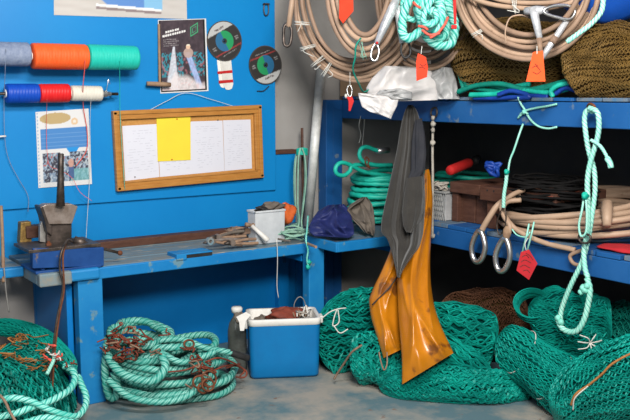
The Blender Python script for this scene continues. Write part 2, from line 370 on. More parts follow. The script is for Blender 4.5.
# lower side bench at the left
t=thing('side_bench','short narrow blue bench set back left of the vise','bench',(.8,4.66,0))
obj('top_plank',G().box(.30,1.268,4.50,4.66,.690,.722),M['wornblock'],t,bevel=.004)
obj('top_plank',G().box(.30,1.268,4.664,4.845,.690,.722),M['wornblock'],t,bevel=.004)
obj('front_rail',G().box(.30,1.268,4.455,4.50,.672,.722),M['bluebench'],t,bevel=.008)
obj('leg',G().box(.32,.41,4.50,4.58,0,.672),M['blue2'],t,bevel=.004)
obj('wall_cleat',G().box(.30,1.268,4.80,4.849,.62,.689),M['blue2'],t,bevel=.004)

# ============================================================= CORNER SHELF and the right-hand racks
t=thing('corner_shelf','low blue corner shelf between the workbench and the tall rack','shelf',(3.2,4.4,0))
obj('shelf_board',G().box(2.935,3.56,4.032,4.845,.722,.745),M['shelftop'],t,bevel=.003)
obj('front_rail',G().box(2.927,3.56,4.010,4.042,.690,.748),M['bluebench'],t,bevel=.005)
obj('side_rail',G().box(2.915,2.937,4.012,4.60,.690,.748),M['bluebench'],t,bevel=.005)
obj('bearer',G().box(3.50,3.56,4.05,4.84,.60,.72),M['blue2'],t,bevel=.004)
t=thing('tall_rack','tall blue timber rack running along the right wall with two decks','rack',(3.95,3.0,0))
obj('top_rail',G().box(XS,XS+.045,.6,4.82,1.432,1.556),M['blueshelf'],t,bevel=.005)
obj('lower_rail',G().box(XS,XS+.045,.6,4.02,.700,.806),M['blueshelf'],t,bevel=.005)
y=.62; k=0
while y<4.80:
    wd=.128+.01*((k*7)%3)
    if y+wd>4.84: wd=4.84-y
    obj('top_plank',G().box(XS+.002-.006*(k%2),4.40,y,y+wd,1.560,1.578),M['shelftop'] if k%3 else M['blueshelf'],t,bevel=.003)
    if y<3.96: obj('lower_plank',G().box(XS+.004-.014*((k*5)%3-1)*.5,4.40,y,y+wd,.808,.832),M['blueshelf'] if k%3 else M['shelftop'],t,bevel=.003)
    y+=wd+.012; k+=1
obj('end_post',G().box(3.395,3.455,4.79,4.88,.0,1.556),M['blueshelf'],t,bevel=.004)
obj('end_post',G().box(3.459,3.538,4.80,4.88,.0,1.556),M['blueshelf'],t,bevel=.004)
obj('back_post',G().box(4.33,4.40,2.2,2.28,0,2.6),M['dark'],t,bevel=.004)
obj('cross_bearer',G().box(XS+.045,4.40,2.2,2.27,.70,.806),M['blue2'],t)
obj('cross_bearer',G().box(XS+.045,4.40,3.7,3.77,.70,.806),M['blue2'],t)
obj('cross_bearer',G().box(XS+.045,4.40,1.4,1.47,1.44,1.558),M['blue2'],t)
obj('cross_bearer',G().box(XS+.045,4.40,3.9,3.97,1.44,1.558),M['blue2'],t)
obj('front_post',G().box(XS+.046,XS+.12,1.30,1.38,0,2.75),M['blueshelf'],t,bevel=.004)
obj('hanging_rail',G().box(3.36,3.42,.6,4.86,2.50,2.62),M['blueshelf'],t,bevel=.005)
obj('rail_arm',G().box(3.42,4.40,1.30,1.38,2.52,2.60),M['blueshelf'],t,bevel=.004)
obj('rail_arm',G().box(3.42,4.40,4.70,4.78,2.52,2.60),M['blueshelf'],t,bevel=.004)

# ============================================================= ON THE BLUE BOARD
def B(px,py,off=.004): return on('y',YB-off,px,py)
def printed(name, corners, nx, ny, fn, parent=None, off=.003, mt='print', warp=None):
    """flat sheet, printed colours as a fine grid of vertex colours; corners TL,TR,BR,BL"""
    c=[B(*q,off) for q in corners]; u=np.linspace(0,1,nx)[:,None,None]; v=np.linspace(0,1,ny)[None,:,None]
    P=(1-u)*(1-v)*c[0]+u*(1-v)*c[1]+u*v*c[2]+(1-u)*v*c[3]
    if warp is not None: P=P+warp(u,v)*np.array([0,-1,0])
    g=G(); Pb=P.copy(); Pb[...,1]+=.0015
    g.grid(P[::-1]); 
    cc=fn(u[...,0]+0*v[...,0],v[...,0]+0*u[...,0])
    g.C.append(cc[::-1].reshape(-1,3))
    g.grid(Pb); g.C.append(np.full((nx*ny,3),.6))
    return obj(name,g,M[mt],parent)
def mixc(base,mask,col): return base*(1-mask[...,None])+np.array(col,float)*mask[...,None]
def vn(u,v,s,seed=0):        # cheap smooth value noise
    r=np.random.default_rng(seed); T=r.random((64,64)); x=u*s; y=v*s
    xi=np.floor(x).astype(int)%63; yi=np.floor(y).astype(int)%63; fx=x-np.floor(x); fy=y-np.floor(y)
    return (T[xi,yi]*(1-fx)+T[xi+1,yi]*fx)*(1-fy)+(T[xi,yi+1]*(1-fx)+T[xi+1,yi+1]*fx)*fy
# boat poster
def f_boat(u,v):
    c=np.ones(u.shape+(3,))*np.array([.52,.49,.46])
    c=mixc(c,(v>.45)*(vn(u,v*2,9,3)*.35),[.30,.25,.22])
    hull=(u>.30)&(u<.80)&(v<.80+.06*(u-.3)/.5-.16*np.exp(-((u-.30)/.06)**2))
    c=mixc(c,hull*1.,[.10,.22,.50])
    c=mixc(c,(hull&(v>.42)&(u<.55)&(v<.62))*.7,[.04,.07,.25])
    c=mixc(c,(hull&(u>.66))*1.,[.20,.42,.62])
    e=np.abs(v-(.80+.06*(u-.3)/.5))<.022; c=mixc(c,(e&(u>.30)&(u<.79))*.9,[.75,.73,.72])
    e=np.abs(v-(.85+.06*(u-.3)/.5))<.022; c=mixc(c,(e&(u>.30)&(u<.79))*.7,[.12,.06,.07])
    return c
o=printed('boat_poster',[(53.5,-44),(186,-36),(187,19),(54,15)],120,60,f_boat)
tag(o,'white photo print of a blue boat hull at the top of the blue board','poster')
# dark poster with net mender
def f_net(u,v):
    n=vn(u,v,22,5)*.6+vn(u,v,40,15)*.4; n2=vn(u,v,48,6)
    c=np.ones(u.shape+(3,))*np.array([.030,.022,.028])+n[...,None]*np.array([.05,.035,.04])
    tealm=((v>.45)&(v<.78)&(n2>.5)&((u<.32)|(u>.62)|(abs(u-.42)<.07)))*.75
    c=mixc(c,tealm,[.03,.26,.33])
    c=mixc(c,((v>.5)&(v<.75)&(n>.62))*.6,[.35,.12,.14])
    # lit heap of white netting
    heap=np.clip((v-(.80-.12*np.exp(-((u-.30)/.10)**2)+.06*np.sin(u*9)))*14,0,1)
    cone=np.clip((1-np.abs(u-.28+.10*(v-.6))/(.02+.22*np.clip(v-.36,0,1)))*4,0,1)*(v>.37)
    cone2=np.clip((1-np.abs(u-(.58+.5*(v-.45)))/.07)*3,0,1)*(v>.45)
    for mk,cl in ((cone2,[.36,.45,.72]),(cone,[.58,.60,.66]),(heap,[.66,.60,.60])): c=mixc(c,mk*(.65+.35*n2),cl)
    c=mixc(c,(heap*(n>.6))*.5,[.62,.42,.42])
    # the figure
    body=(((u-.60)/.10)**2+((v-.46)/.07)**2<1); head=(((u-.60)/.045)**2+((v-.375)/.035)**2<1)
    c=mixc(c,body*.9,[.42,.30,.26]); c=mixc(c,head*1.,[.62,.42,.30]); c=mixc(c,(head&(v<.36))*1.,[.68,.62,.50])
    # heading strokes and emblem
    for k,(y0,a,b2) in enumerate(((.17,.14,.42),(.225,.08,.56))):
        ln=(np.abs(v-(y0-.055*(u-a)/.4))<.014)&(u>a)&(u<b2)&(np.sin(u*130+k)>-.75); c=mixc(c,ln*.85,[.78,.77,.75])
    for k in range(4):
        ln=(np.abs(v-(.275+.028*k-.03*u))<.006)&(u>.10)&(u<.36+.05*(k%2))&(np.sin(u*190+k)>-.4); c=mixc(c,ln*.5,[.45,.42,.42])
    rr=np.sqrt(((u-.72)/.72)**2*1.0+((v-.15))**2)*1.; hexa=(np.maximum(np.abs((u-.74)*.95),np.abs((u-.74)*.45+(v-.145)*1.2)))
    c=mixc(c,((hexa>.062)&(hexa<.080))*.85,[.05,.35,.16]); c=mixc(c,((hexa>.030)&(hexa<.042))*.7,[.06,.30,.18])
    edge=(u<.04)|(u>.93)|(v>.965); c=mixc(c,edge*1.,[.012,.012,.014])
    border=(u<.012)|(u>.965)|(v<.012)|(v>.985); c=mixc(c,border*1.,[.62,.62,.62])
    return c
o=printed('net_mender_poster',[(158,20),(206,18.5),(208.5,91),(160.5,93.5)],110,160,f_net,off=.004)
tag(o,'dark poster of a person mending white netting, hung above the notice board','poster')
# spiral calendar sheet
def f_cal(u,v):
    n=vn(u,v,22,8)*.6+vn(u,v,44,18)*.4; n2=vn(u,v,50,9)
    c=np.ones(u.shape+(3,))*.60
    c=mixc(c,((((u-.36)/.29)**2+((v-.10)/.075)**2)<1)*1.,[.42,.31,.15])
    r=np.sqrt(((u-.72)/1.)**2+((v-.155)*1.4)**2); c=mixc(c,((r<.065))*.8,[.60,.38,.18]); c=mixc(c,(r<.03)*.9,[.65,.62,.55])
    blue=(u>.07)&(u<.96)&(v>.235)&(v<.50); c=mixc(c,blue*1.,[.06,.20,.46])
    for k in range(4):
        c=mixc(c,(blue&(np.abs(v-.30-.055*k)<.005))*.35,[.25,.42,.65])
    c=mixc(c,((np.abs(u-.66)<.12)&(v>.49)&(v<.60)&(np.abs(u-.66)<.12-(v-.5)*.9))*1.,[.02,.24,.58])
    ph=(u>.09)&(v>.55)&(v<.94)&(u<.95)&~((u>.42)&(u<.60)&(v<.60))
    c=mixc(c,ph*1.,[.05,.05,.07]); c=mixc(c,(ph&(n>.5))*.8,[.22,.30,.40]); c=mixc(c,(ph&(n2>.66))*.8,[.42,.48,.52]); c=mixc(c,(ph&(n>.72)&(v<.72))*.9,[.40,.08,.05])
    c=mixc(c,(ph&(v>.78)&(u>.6))*.7,[.16,.40,.42])
    man=(((u-.62)/.05)**2+((v-.70)/.06)**2<1); legs=(np.abs(u-.62)<.05)&(v>.75)&(v<.90)
    c=mixc(c,man*.9,[.50,.28,.22]); c=mixc(c,legs*.9,[.05,.09,.22])
    c=mixc(c,((((u-.025)/.012)**2+(((v*22)%1-.5)/.3)**2)<1)*.7,[.10,.25,.45])
    return c
o=printed('spiral_calendar_sheet',[(35.5,112),(88.5,108.5),(92,184),(38.5,188)],90,120,f_cal,off=.005)
tag(o,'white perforated calendar page with blue band and photos pinned left of the notice board','calendar')

# cutting discs
def disc(cx,cy,rot,flip,label):
    c=B(cx,cy,.010); t=thing('cutting_disc',label,'disc',c,'round cutting discs on the blue board')
    R_=.122; nr,na=30,96
    rr=np.linspace(.011/R_,1,nr)[None,:]; aa=(np.arange(na)*2*np.pi/na)[:,None]
    X=rr*np.cos(aa); Z=rr*np.sin(aa)
    P=np.stack([c[0]+R_*X,np.full_like(X,c[1]-.002)+0*X,c[2]+R_*Z],-1)
    x=X*math.cos(rot)+Z*math.sin(rot); z=-X*math.sin(rot)+Z*math.cos(rot)
    col=np.ones(X.shape+(3,))*np.array([.020,.018,.018])
    col=mixc(col,((z>.52))*1.,[.42,.42,.41])
    col=mixc(col,((np.abs(z-.66)<.05)&(np.abs(x)<.28)&(np.sin(x*60)>-.5))*.9,[.06,.03,.03])
    col=mixc(col,((np.abs(z+.50)<.03))*.85,[.30,.03,.03])
    col=mixc(col,((np.abs(z+.64)<.025)&(np.abs(x)<.45)&(np.sin(x*70)>-.3))*.6,[.40,.38,.38])
    for sx in (-1,1): col=mixc(col,((np.abs(x-sx*.72)<.10)&(np.abs(z+.12)<.13)&(np.sin(z*60)>-.2))*.55,[.34,.33,.33])
    rr2=np.sqrt(x*x+z*z); col=mixc(col,((rr2<.50)&(x*flip<0))*1.,[.012,.115,.24]); col=mixc(col,((rr2<.50)&(x*flip>=0))*1.,[.008,.25,.085])
    col=mixc(col,(rr2<.13)*1.,[.03,.03,.03]); col=mixc(col,(rr2>.965)*1.,[.05,.04,.035])
    g=G(); g.grid(P[::-1],True); g.C.append(col[::-1].reshape(-1,3)); obj('printed_face',g,M['printm'],t)
    g=G().lathe(c,(0,1,0),[(-.0018,.011),(-.0018,R_),(.002,R_),(.002,.011),(-.0018,.011)],64); obj('abrasive_disc',g,M['black'],t,shade=False)
    g=G().lathe(c,(0,-1,0),[(-.004,.0),(.010,.0),(.010,.006),(.004,.006),(-.004,.006)][::-1],12); obj('hanging_nail',g,M['iron'],t)
disc(224.5,41,math.radians(28),1,'upper left cutting disc with grey cap segment on top, above striped card')
disc(265.5,65,math.radians(200),1,'lower right cutting disc with pale segment at the bottom near board edge')
# striped white card behind the disc
t=thing('striped_card','white card tongue with two red bands hanging below the upper cutting disc','card',B(225,75))
def rcard(pts,mt,nm,off,lb=None):
    g=G().prism([B(*q,off) for q in pts],(0,.002,0)); return obj(nm,g,M[mt],t,label=lb)
rcard([(217,60),(219.5,84),(221,87),(223.5,88),(225,85),(223,60)],'cream','rear_card',.002)
rcard([(219.5,58),(231,58),(233.3,84),(232,88.5),(229,90),(226,89.5),(223.5,86)],'white','front_card',.005)
rcard([(217.5,71.5),(232.3,70),(232.5,72.8),(217.8,74)],'redplastic','red_band',.0075)
rcard([(218.8,80.5),(233,79.5),(233.2,82.3),(219,83.5)],'redplastic','red_band',.0075)
# small black shackle on a nail
t=thing('small_shackle','small dark shackle hung at the top edge of the blue board','shackle',B(266,14))
g=G().tube(smooth([B(264.5,3,.012),B(263.8,9,.012),B(264.5,14,.014),B(266.2,15.5,.014),B(268,14,.014),B(268.6,9,.012),B(268,3,.012)],.004),.004,8); obj('bow',g,M['iron'],t,shade=True)
g=G().tube([B(263,4,.014),B(269.5,4,.014)],.0045,8); obj('pin',g,M['iron'],t)
obj('nail',G().tube([B(266.3,3,-.01),B(266.3,3.5,.03)],.003,6),M['iron'],t)
# bracket stroke below disc
o=obj('bent_nail',G().tube(smooth([B(257,91,.01),B(263,91,.012),B(266,89,.012),B(269,86,.01)],.004),.0028,6),M['iron']); tag(o,'bent dark nail in the blue board below the lower cutting disc','nail')
# dowel and strap
t=thing('dowel_peg','weathered wooden peg across the lower left corner of the dark poster','peg',B(158,90))
obj('dowel',G().lathe(B(147,83.5,.045),B(171,84.8,.045)-B(147,83.5,.045),[(0,0),(0,.0125),(.10,.014),(.148,.0135),(.149,0)],14),M['stick'],t,shade=True)
obj('strap',G().prism([B(158,24,.012),B(160,24,.012),B(161,84,.034),B(159,84,.034)],(0,.006,0)),M['stick'],t)
# ------------------------------------------------------------- notice board
cs=[B(111.5,110.5,0),B(259,105,0),B(260.5,177,0),B(114,191.5,0)]
ctr=sum(cs)/4; ux=(cs[1]+cs[2]-cs[0]-cs[3])/2; Wd=np.linalg.norm(ux); ux/=Wd; uz=np.array([-ux[2],0,ux[0]]); Hd=(np.linalg.norm(cs[0]-cs[3])+np.linalg.norm(cs[1]-cs[2]))/2
t=thing('notice_board','oak-framed cork notice board hung slightly tilted on the blue board','notice board',ctr-uz*Hd/2)
yv=np.array([0,-1.0,0]); fw=.052
def Q(a,b,y=0): return ctr+ux*a+uz*b+yv*y
for (a,b,ha,hb,nm) in ((0,Hd/2-fw/2,Wd/2,fw/2,'frame_rail'),(0,-Hd/2+fw/2,Wd/2,fw/2,'frame_rail'),(-Wd/2+fw/2,0,fw/2,Hd/2-fw,'frame_stile'),(Wd/2-fw/2,0,fw/2,Hd/2-fw,'frame_stile')):
    g=G().obox(Q(a,b,.018),ux*ha,uz*hb,yv*.015)
    if ha>hb:
        g.obox(Q(a,b+.013*(1 if b>0 else -1),.035),ux*ha,uz*.012,yv*.006); g.obox(Q(a,b-.022*(1 if b>0 else -1),.034),ux*(ha-fw*.8),uz*.004,yv*.004)
    else:
        g.obox(Q(a+.013*(1 if a>0 else -1),b,.035),ux*.012,uz*(hb+fw*.9),yv*.006); g.obox(Q(a-.022*(1 if a>0 else -1),b,.034),ux*.004,uz*hb,yv*.004)
    obj(nm,g,M['wood'],t,bevel=.004)
obj('cork_panel',G().obox(Q(0,0,.008),ux*(Wd/2-fw*.8),uz*(Hd/2-fw*.8),yv*.006),M['cork'],t)
# string and nail
hk=B(186,93,.02)
g=G().tube(smooth([Q(-.28,Hd/2-.01,.03),(Q(-.28,Hd/2,.02)+hk)/2,hk,(Q(.32,Hd/2,.02)+hk)/2,Q(.32,Hd/2-.01,.03)],.01),.0016,5); obj('hanging_string',g,M['string'],t)
def onboard(px,py,y): 
    p=on('y',YB-y,px,py); return p
def sheet(nm,lb,pts,mt,y,lines,seed,pins=(),grp='handwritten sheets on the notice board'):
    P=[onboard(*q,y) for q in pts]; t2=thing(nm,lb,'paper',(P[2]+P[3])/2,grp)
    g=G().prism(P,(0,.0012,0)); sh_=obj('sheet',g,M[mt],t2)
    if lines:
        r=random.Random(seed); g=G(); tl,tr,br,bl=P
        for k in range(lines):
            v=.10+.82*k/lines; u=.10+.1*r.random()
            while u<.85:
                l=r.uniform(.03,.16)
                a=lambda u,v:(1-u)*(1-v)*tl+u*(1-v)*tr+u*v*br+(1-u)*v*bl
                u2=min(.92,u+l)
                if r.random()<.55: g.prism([a(u,v)-[0,.0006,0],a(u2,v)-[0,.0006,0],a(u2,v+.009)-[0,.0006,0],a(u,v+.009)-[0,.0006,0]],(0,.0003,0))
                u=u2+r.uniform(.02,.10)
        o=obj('writing',g,M['ink'],sh_); o['kind']='stuff'
    for q in pins: obj('pin',G().ball(onboard(*q,y+.004),.004,n=6),M['redplastic'] if mt=='yellow' else M['iron'],sh_)
sheet('paper_sheet','leftmost white handwritten sheet pinned on the notice board',[(122,126),(156.5,124),(159.5,177),(124.5,181)],'paper',.016,17,1,[(135,177)])
sheet('paper_sheet','white handwritten sheet mostly hidden behind the yellow sheet',[(157,124),(191,122),(193,174),(160,177)],'paper',.0165,17,2)
sheet('paper_sheet','white handwritten sheet just right of the yellow sheet',[(191,121.5),(222.5,120.5),(224.5,171),(193,174)],'paper',.016,19,3)
sheet('paper_sheet','rightmost white handwritten sheet on the notice board',[(223,120.3),(250.5,119.5),(252,168.5),(224.7,171)],'paper',.0168,19,4,[(218,120)])
sheet('yellow_sheet','blank yellow sheet pinned on the notice board over white paper',[(156.5,117.5),(190.5,116),(190.7,160),(157.8,161.5)],'yellow',.020,0,5,[(177,119),(172,159.5)],None)

# ------------------------------------------------------------- yarn spools on two rods
def yarn(nm,lb,pa,pb,r,mt,Yp,grp,core='cream',taper=.0):
    a=on('y',Yp,*pa); b=on('y',Yp,*pb); L=np.linalg.norm(b-a); ax=b-a
    t=thing(nm,lb,'spool',(a+b)/2-np.array([0,0,r]),grp)
    n=int(L/.0035); s_=np.linspace(0,L,n); prof=[(0,.012)]+[(x,r*(1-.06*math.exp(-min(x,L-x)/.004)-taper*x/L)+(.0007 if i%2 else 0)) for i,x in enumerate(s_)]+[(L,.012)]
    g=G().lathe(a,ax,prof,28,lambda s,t_: .0007*np.sin(s*400+3*t_)*(s>0)*(s<L)); obj('wound_yarn',g,M[mt],t,shade=True)
    g=G().lathe(a-ax/L*.006,ax,[(0,.010),(0,.022),(.004,.022),(.004,.015),(L+.008,.015),(L+.008,.022),(L+.012,.022),(L+.012,.010)],16); obj('core_tube',g,M[core],t)
Y1=4.695;Y2=4.755; g1='large yarn spools on the upper rod'; g2='small yarn spools on the lower rod'
yarn('yarn_spool','blue-grey yarn spool at the left end of the upper rod',(-26,53.5),(28.5,54.5),.062,'greyyarn',Y1,g1)
yarn('yarn_spool','big orange yarn spool on the upper rod',(32,56),(86,57),.068,'orange',Y1,g1)
yarn('yarn_spool','big turquoise yarn spool at the right end of the upper rod',(87.5,57),(136,58),.069,'tealyarn',Y1,g1,taper=.04)
yarn('yarn_spool','small royal blue yarn spool on the lower rod',(6,93.5),(38,93.3),.051,'blueyarn',Y2,g2)
yarn('yarn_spool','small red yarn spool in the middle of the lower rod',(39,93.3),(68.5,93),.050,'redyarn',Y2,g2)
yarn('yarn_spool','small cream yarn spool at the right end of the lower rod',(71,93.2),(101,93.6),.042,'whiteyarn',Y2,g2)
def rod(nm,lb,pa,pb,Yp,r,extra):
    a=on('y',Yp,*pa); b=on('y',Yp,*pb); t=thing(nm,lb,'rod',a-[0,0,r])
    obj('bar',G().tube([a,b],r,10),M['iron' if extra else 'stick'],t,shade=True)
    q=on('y',Yp,-60,pa[1])
    for x in (q,):
        obj('bracket',G().obox([x[0],(Yp+YB)/2,x[2]],(.012,0,0),(0,(YB-Yp)/2+.0,0),(0,0,.02)),M['iron'],t)
    e=b-(b-a)*.02/np.linalg.norm(b-a)
    obj('bracket',G().tube(smooth([e,[e[0],(Yp+YB)/2,e[2]-.004],[e[0],YB+.001,e[2]]],.01),.005,8),M['steel'],t)
    if extra:
        ax=b-a; tn=obj('tapered_nut',G().lathe(on('y',Yp,101.5,93.8),ax,[(0,.008),(0,.020),(.03,.019),(.035,.013),(.055,.011),(.06,.004)],12),M['steel'],t)
        obj('wire_hook',G().tube(smooth([on('y',Yp,106,92),on('y',Yp-.01,107.5,85),on('y',Yp-.01,108.5,79),on('y',Yp,110,84)],.004),.0022,5),M['steel'],tn)
rod('spool_rod','upper rod through the three large yarn spools',(-62,53),(138.5,58.2),Y1,.0085,False)
rod('spool_rod','lower metal rod through the three small yarn spools',(-62,93.5),(118,94),Y2,.0085,True)
# loose yarn ends
def thread(nm,lb,pts,mt,r=.0016,step=.01,cat='thread',grp=None,sides=5):
    g=G().tube(smooth([on('y',Y,px,py) for px,py,Y in pts],step),r,sides); return tag(obj(nm,g,M[mt],shade=True),lb,cat,grp)
thread('orange_yarn_end','orange-red yarn end hanging from the big orange spool past the calendar',[(85,60,4.62),(84.5,70,4.63),(83,88,4.69),(83.5,108,4.80),(87,130,4.81),(87,148,4.81),(82,158,4.81),(76,166,4.80)],'redthread',.0024)
thread('pink_yarn_end','thin pink yarn hanging from the red spool over the calendar',[(47,99,4.70),(46.5,120,4.80),(47,150,4.80),(50,166,4.80),(60,170,4.80),(72,178,4.79),(80,192,4.78),(92,201,4.78)],'redthread',.0013)
thread('turquoise_yarn_end','turquoise yarn hanging from the turquoise spool over the board frame',[(119.5,60,4.62),(119.8,80,4.70),(120,110,4.77),(121.5,140,4.77),(124,178,4.77),(125,190,4.79)],'tealyarn',.0018)
thread('grey_yarn_end','grey yarn hanging from the blue-grey spool at far left',[(6,48,4.62),(5,75,4.68),(4,105,4.79),(5,140,4.80),(9,160,4.81),(18,178,4.81),(28,196,4.81),(28,212,4.80)],'greyyarn',.0016)
thread('white_yarn_end','white yarn hanging from the cream spool down to the workbench',[(91,98,4.72),(90,125,4.79),(90.5,160,4.80),(89,190,4.79),(87,222,4.76),(86,240,4.72)],'string',.0014)
thread('white_thread_hook','white plastic clip on the blue board at far left',[(-6,138,4.80),(0,136.5,4.80),(6,136.2,4.80)],'white',.005,cat='clip')
thread('hanging_white_thread','white thread hanging over the bench front below the hammer',[(276,238,4.25),(277,244,4.225),(277.5,260,4.225),(277,285,4.225),(278.5,298,4.225)],'string',.0022)
thread('hanging_wire','short thin wire hanging beneath the side bench at far left',[(4,268,4.445),(5,280,4.44),(6.5,295,4.44),(9,312,4.44)],'wirem',.004,cat='wire')
thread('hanging_pole_stick','thin brown stick standing at the far left of the side bench',[(1,206,4.70),(2.5,240,4.62),(3.5,282,4.44)],'stick',.009,cat='stick',sides=8)
# ============================================================= ON THE WORKBENCH
def py_poly(pts,Y,th,g=None):            # outline standing in a plane of constant y, given real thickness
    return (g or G()).prism([on('y',Y,*q) for q in pts],(0,th,0))
# ---- vise on a blue steel channel
t=thing('bench_vise','rusty steel bench vise with a square jaw on the blue steel block','vise',on('y',4.40,58,250))
obj('fixed_jaw',py_poly([(41,207),(46,204.5),(72,204),(78,206.5),(72,224),(49,224.5)],4.38,.07),M['jaw'],t,bevel=.004)
obj('jaw_face',py_poly([(40,207),(43,206),(49,224),(52,226),(52,236),(47,232),(44,218)],4.37,.10),M['iron'],t,bevel=.004)
vb=obj('body',py_poly([(49,224),(72,223.5),(72,243),(76,249),(74,253),(52,254),(47,246),(47,232)],4.395,.14),M['iron'],t,bevel=.006)
obj('foot_plate',py_poly([(44,249),(90,248),(91,252.5),(45,254)],4.37,.20),M['iron'],t,bevel=.003)
obj('guard_plate',py_poly([(40,242),(40,226),(42,221),(45,219.5),(48,223),(49,243)],4.42,.03),M['wirem'],t,bevel=.003)
obj('slide_bar',G().obox(on('y',4.60,35,231),(.055,0,0),(0,.035,0),(0,0,.032)),M['brownwood'],t,bevel=.004)
obj('brass_block',py_poly([(21,222.5),(31.5,221.5),(32,244.5),(20,244)],4.58,.06),M['brass'],t,bevel=.005)
a=on('y',4.35,60.5,206); b=on('y',4.36,60.8,155.5)
obj('handle_tube',G().lathe(a,b-a,[(0,0),(0,.022),(.12,.017),(.20,.0155),(.262,.0155),(.266,.011),(.266,0)],16),M['iron'],t,shade=True)
sp_=obj('spindle',G().tube([on('y',4.34,72,240),on('y',4.32,92,246),on('y',4.28,120,253)],.008,10),M['iron'],t,shade=True)
obj('spindle_boss',G().lathe(on('y',4.34,74,240),on('y',4.30,92,246)-on('y',4.34,74,240),[(0,0),(0,.022),(.05,.022),(.055,.014),(.09,.013),(.09,0)],12),M['iron'],sp_,shade=True)
obj('spindle_end',G().ball(on('y',4.28,120,253),0.014,n=7),M['rust'],sp_,shade=True)
t=thing('steel_channel','blue painted steel channel block carrying the vise','steel block',on('y',4.25,69,268))
obj('web',py_poly([(33,248.5),(104,247.5),(104,266),(33,268.5)],4.245,.02),M['bluesteel'],t,bevel=.003)
obj('top_flange',G().box(1.235,1.60,4.243,4.50,.826,.842),M['iron'],t,bevel=.002)
obj('bottom_flange',G().box(1.265,1.60,4.243,4.50,.7185,.732),M['bluesteel'],t,bevel=.002)
obj('end_web',G().box(1.30,1.315,4.265,4.45,.732,.826),M['bluesteel'],t)
obj('bolt',G().lathe([1.36,4.33,.842],(0,0,1),[(0,.014),(.012,.014),(.012,.008),(.022,.008),(.022,0)],6),M['rust'],t)
obj('bolt',G().lathe([1.44,4.42,.842],(0,0,1),[(0,.014),(.012,.014),(.012,.008),(.022,.008),(.022,0)],6),M['rust'],t)
# lead hanging over the vise
thread('hanging_chain','brown cord draped over the vise and hanging to the green net',[(73,242,4.27),(68,240,4.25),(64,246,4.20),(60.5,256,4.18),(60,270,4.18),(63,285,4.17),(61,300,4.17),(57,320,4.17),(53,350,4.17),(50,385,4.18)],'iron',.0062,cat='cord',sides=7)
thread('hanging_chain','thin dark chain hanging beside the brown cord on the vise',[(66,243,4.26),(63,258,4.17),(64,290,4.165),(60,312,4.165),(55,350,4.165),(52,395,4.17)],'rust',.005,cat='chain')
# planks along the wall
o=obj('brown_plank',G().box(1.62,2.85,4.72,4.80,.7192,.762),M['brownwood'],bevel=.003); tag(o,'long dark brown plank lying along the wall on the workbench','plank')
# white tub with gloves
def tub(nm,x0,x1,y0,y1,z0,z1,parent,mt,th=.006,tap=.01):
    g=G(); o_=[(x0,y0),(x1,y0),(x1,y1),(x0,y1)]; cx,cy=(x0+x1)/2,(y0+y1)/2
    def ring(k,z,ins=0,k2=1): return [(cx+(x-cx)*k-(ins if x>cx else -ins),cy+(y-cy)*k-(ins if y>cy else -ins),z) for x,y in o_]
    V=ring(.975,z0)+ring(1,z1)+ring(1,z1,th)+ring(.975,z0+th,th)
    F=[]
    for a in range(3):
        for i in range(4): F.append((a*4+i,a*4+(i+1)%4,a*4+4+(i+1)%4,a*4+4+i))
    F+=[(3,2,1,0),(12,13,14,15)]
    g.add(V,np.array(F)); return obj(nm,g,M[mt],parent,bevel=.004)
pt=on('y',4.36,256,245)
t=thing('white_tub','square dusty white plastic tub on the workbench below the notice board','tub',(2.66,4.45,.72))
tb_=tub('body',2.585,2.790,4.36,4.45,.7195,.915,t,'bucket')
obj('rim',G().box(2.58,2.795,4.354,4.361,.905,.917).box(2.58,2.795,4.449,4.455,.905,.917).box(2.58,2.586,4.354,4.455,.905,.917).box(2.789,2.795,4.354,4.455,.905,.917),M['bucket'],tb_,bevel=.002)
def blob(nm,lb,cat,c,r,mt,lump=.18,seed=1,parent=None,grp=None,n=14):
    g=G().ball(c,*r,n=n,lump=lump,seed=seed); o=obj(nm,g,M[mt],parent,shade=True)
    if parent is None: tag(o,lb,cat,grp)
    return o
blob('dark_glove','dark crumpled glove lying on the right rim of the white tub','glove',[2.73,4.405,.932],(.065,.04,.022),'tan',.35,2)
blob('black_glove','small black crumpled glove on the left rim of the white tub','glove',[2.645,4.39,.925],(.035,.03,.014),'black',.35,5)
blob('orange_float_bag','crumpled orange fabric bag beside the white tub in the bench corner','bag',on('y',4.45,285.5,214),(.062,.05,.058),'orangecloth',.22,3)
# hammer
t=thing('hammer','hammer with a whitish wooden handle leaning in front of the white tub','hammer',on('z',.73,268,243))
a=on('y',4.37,252,226); b=on('y',4.275,269,241.5)
obj('handle',G().lathe(a,b-a,[(0,0),(0,.012),(.06,.013),(.10,.015),(.128,.016),(.134,0)],12),M['white'],t,shade=True)
h=on('y',4.375,251,225); obj('head',G().lathe(h-[.035,0,-.006],(1,.1,-.2),[(0,0),(0,.013),(.02,.013),(.025,.010),(.045,.010),(.05,.015),(.07,.015),(.07,0)],10),M['tan2'],t,shade=True)
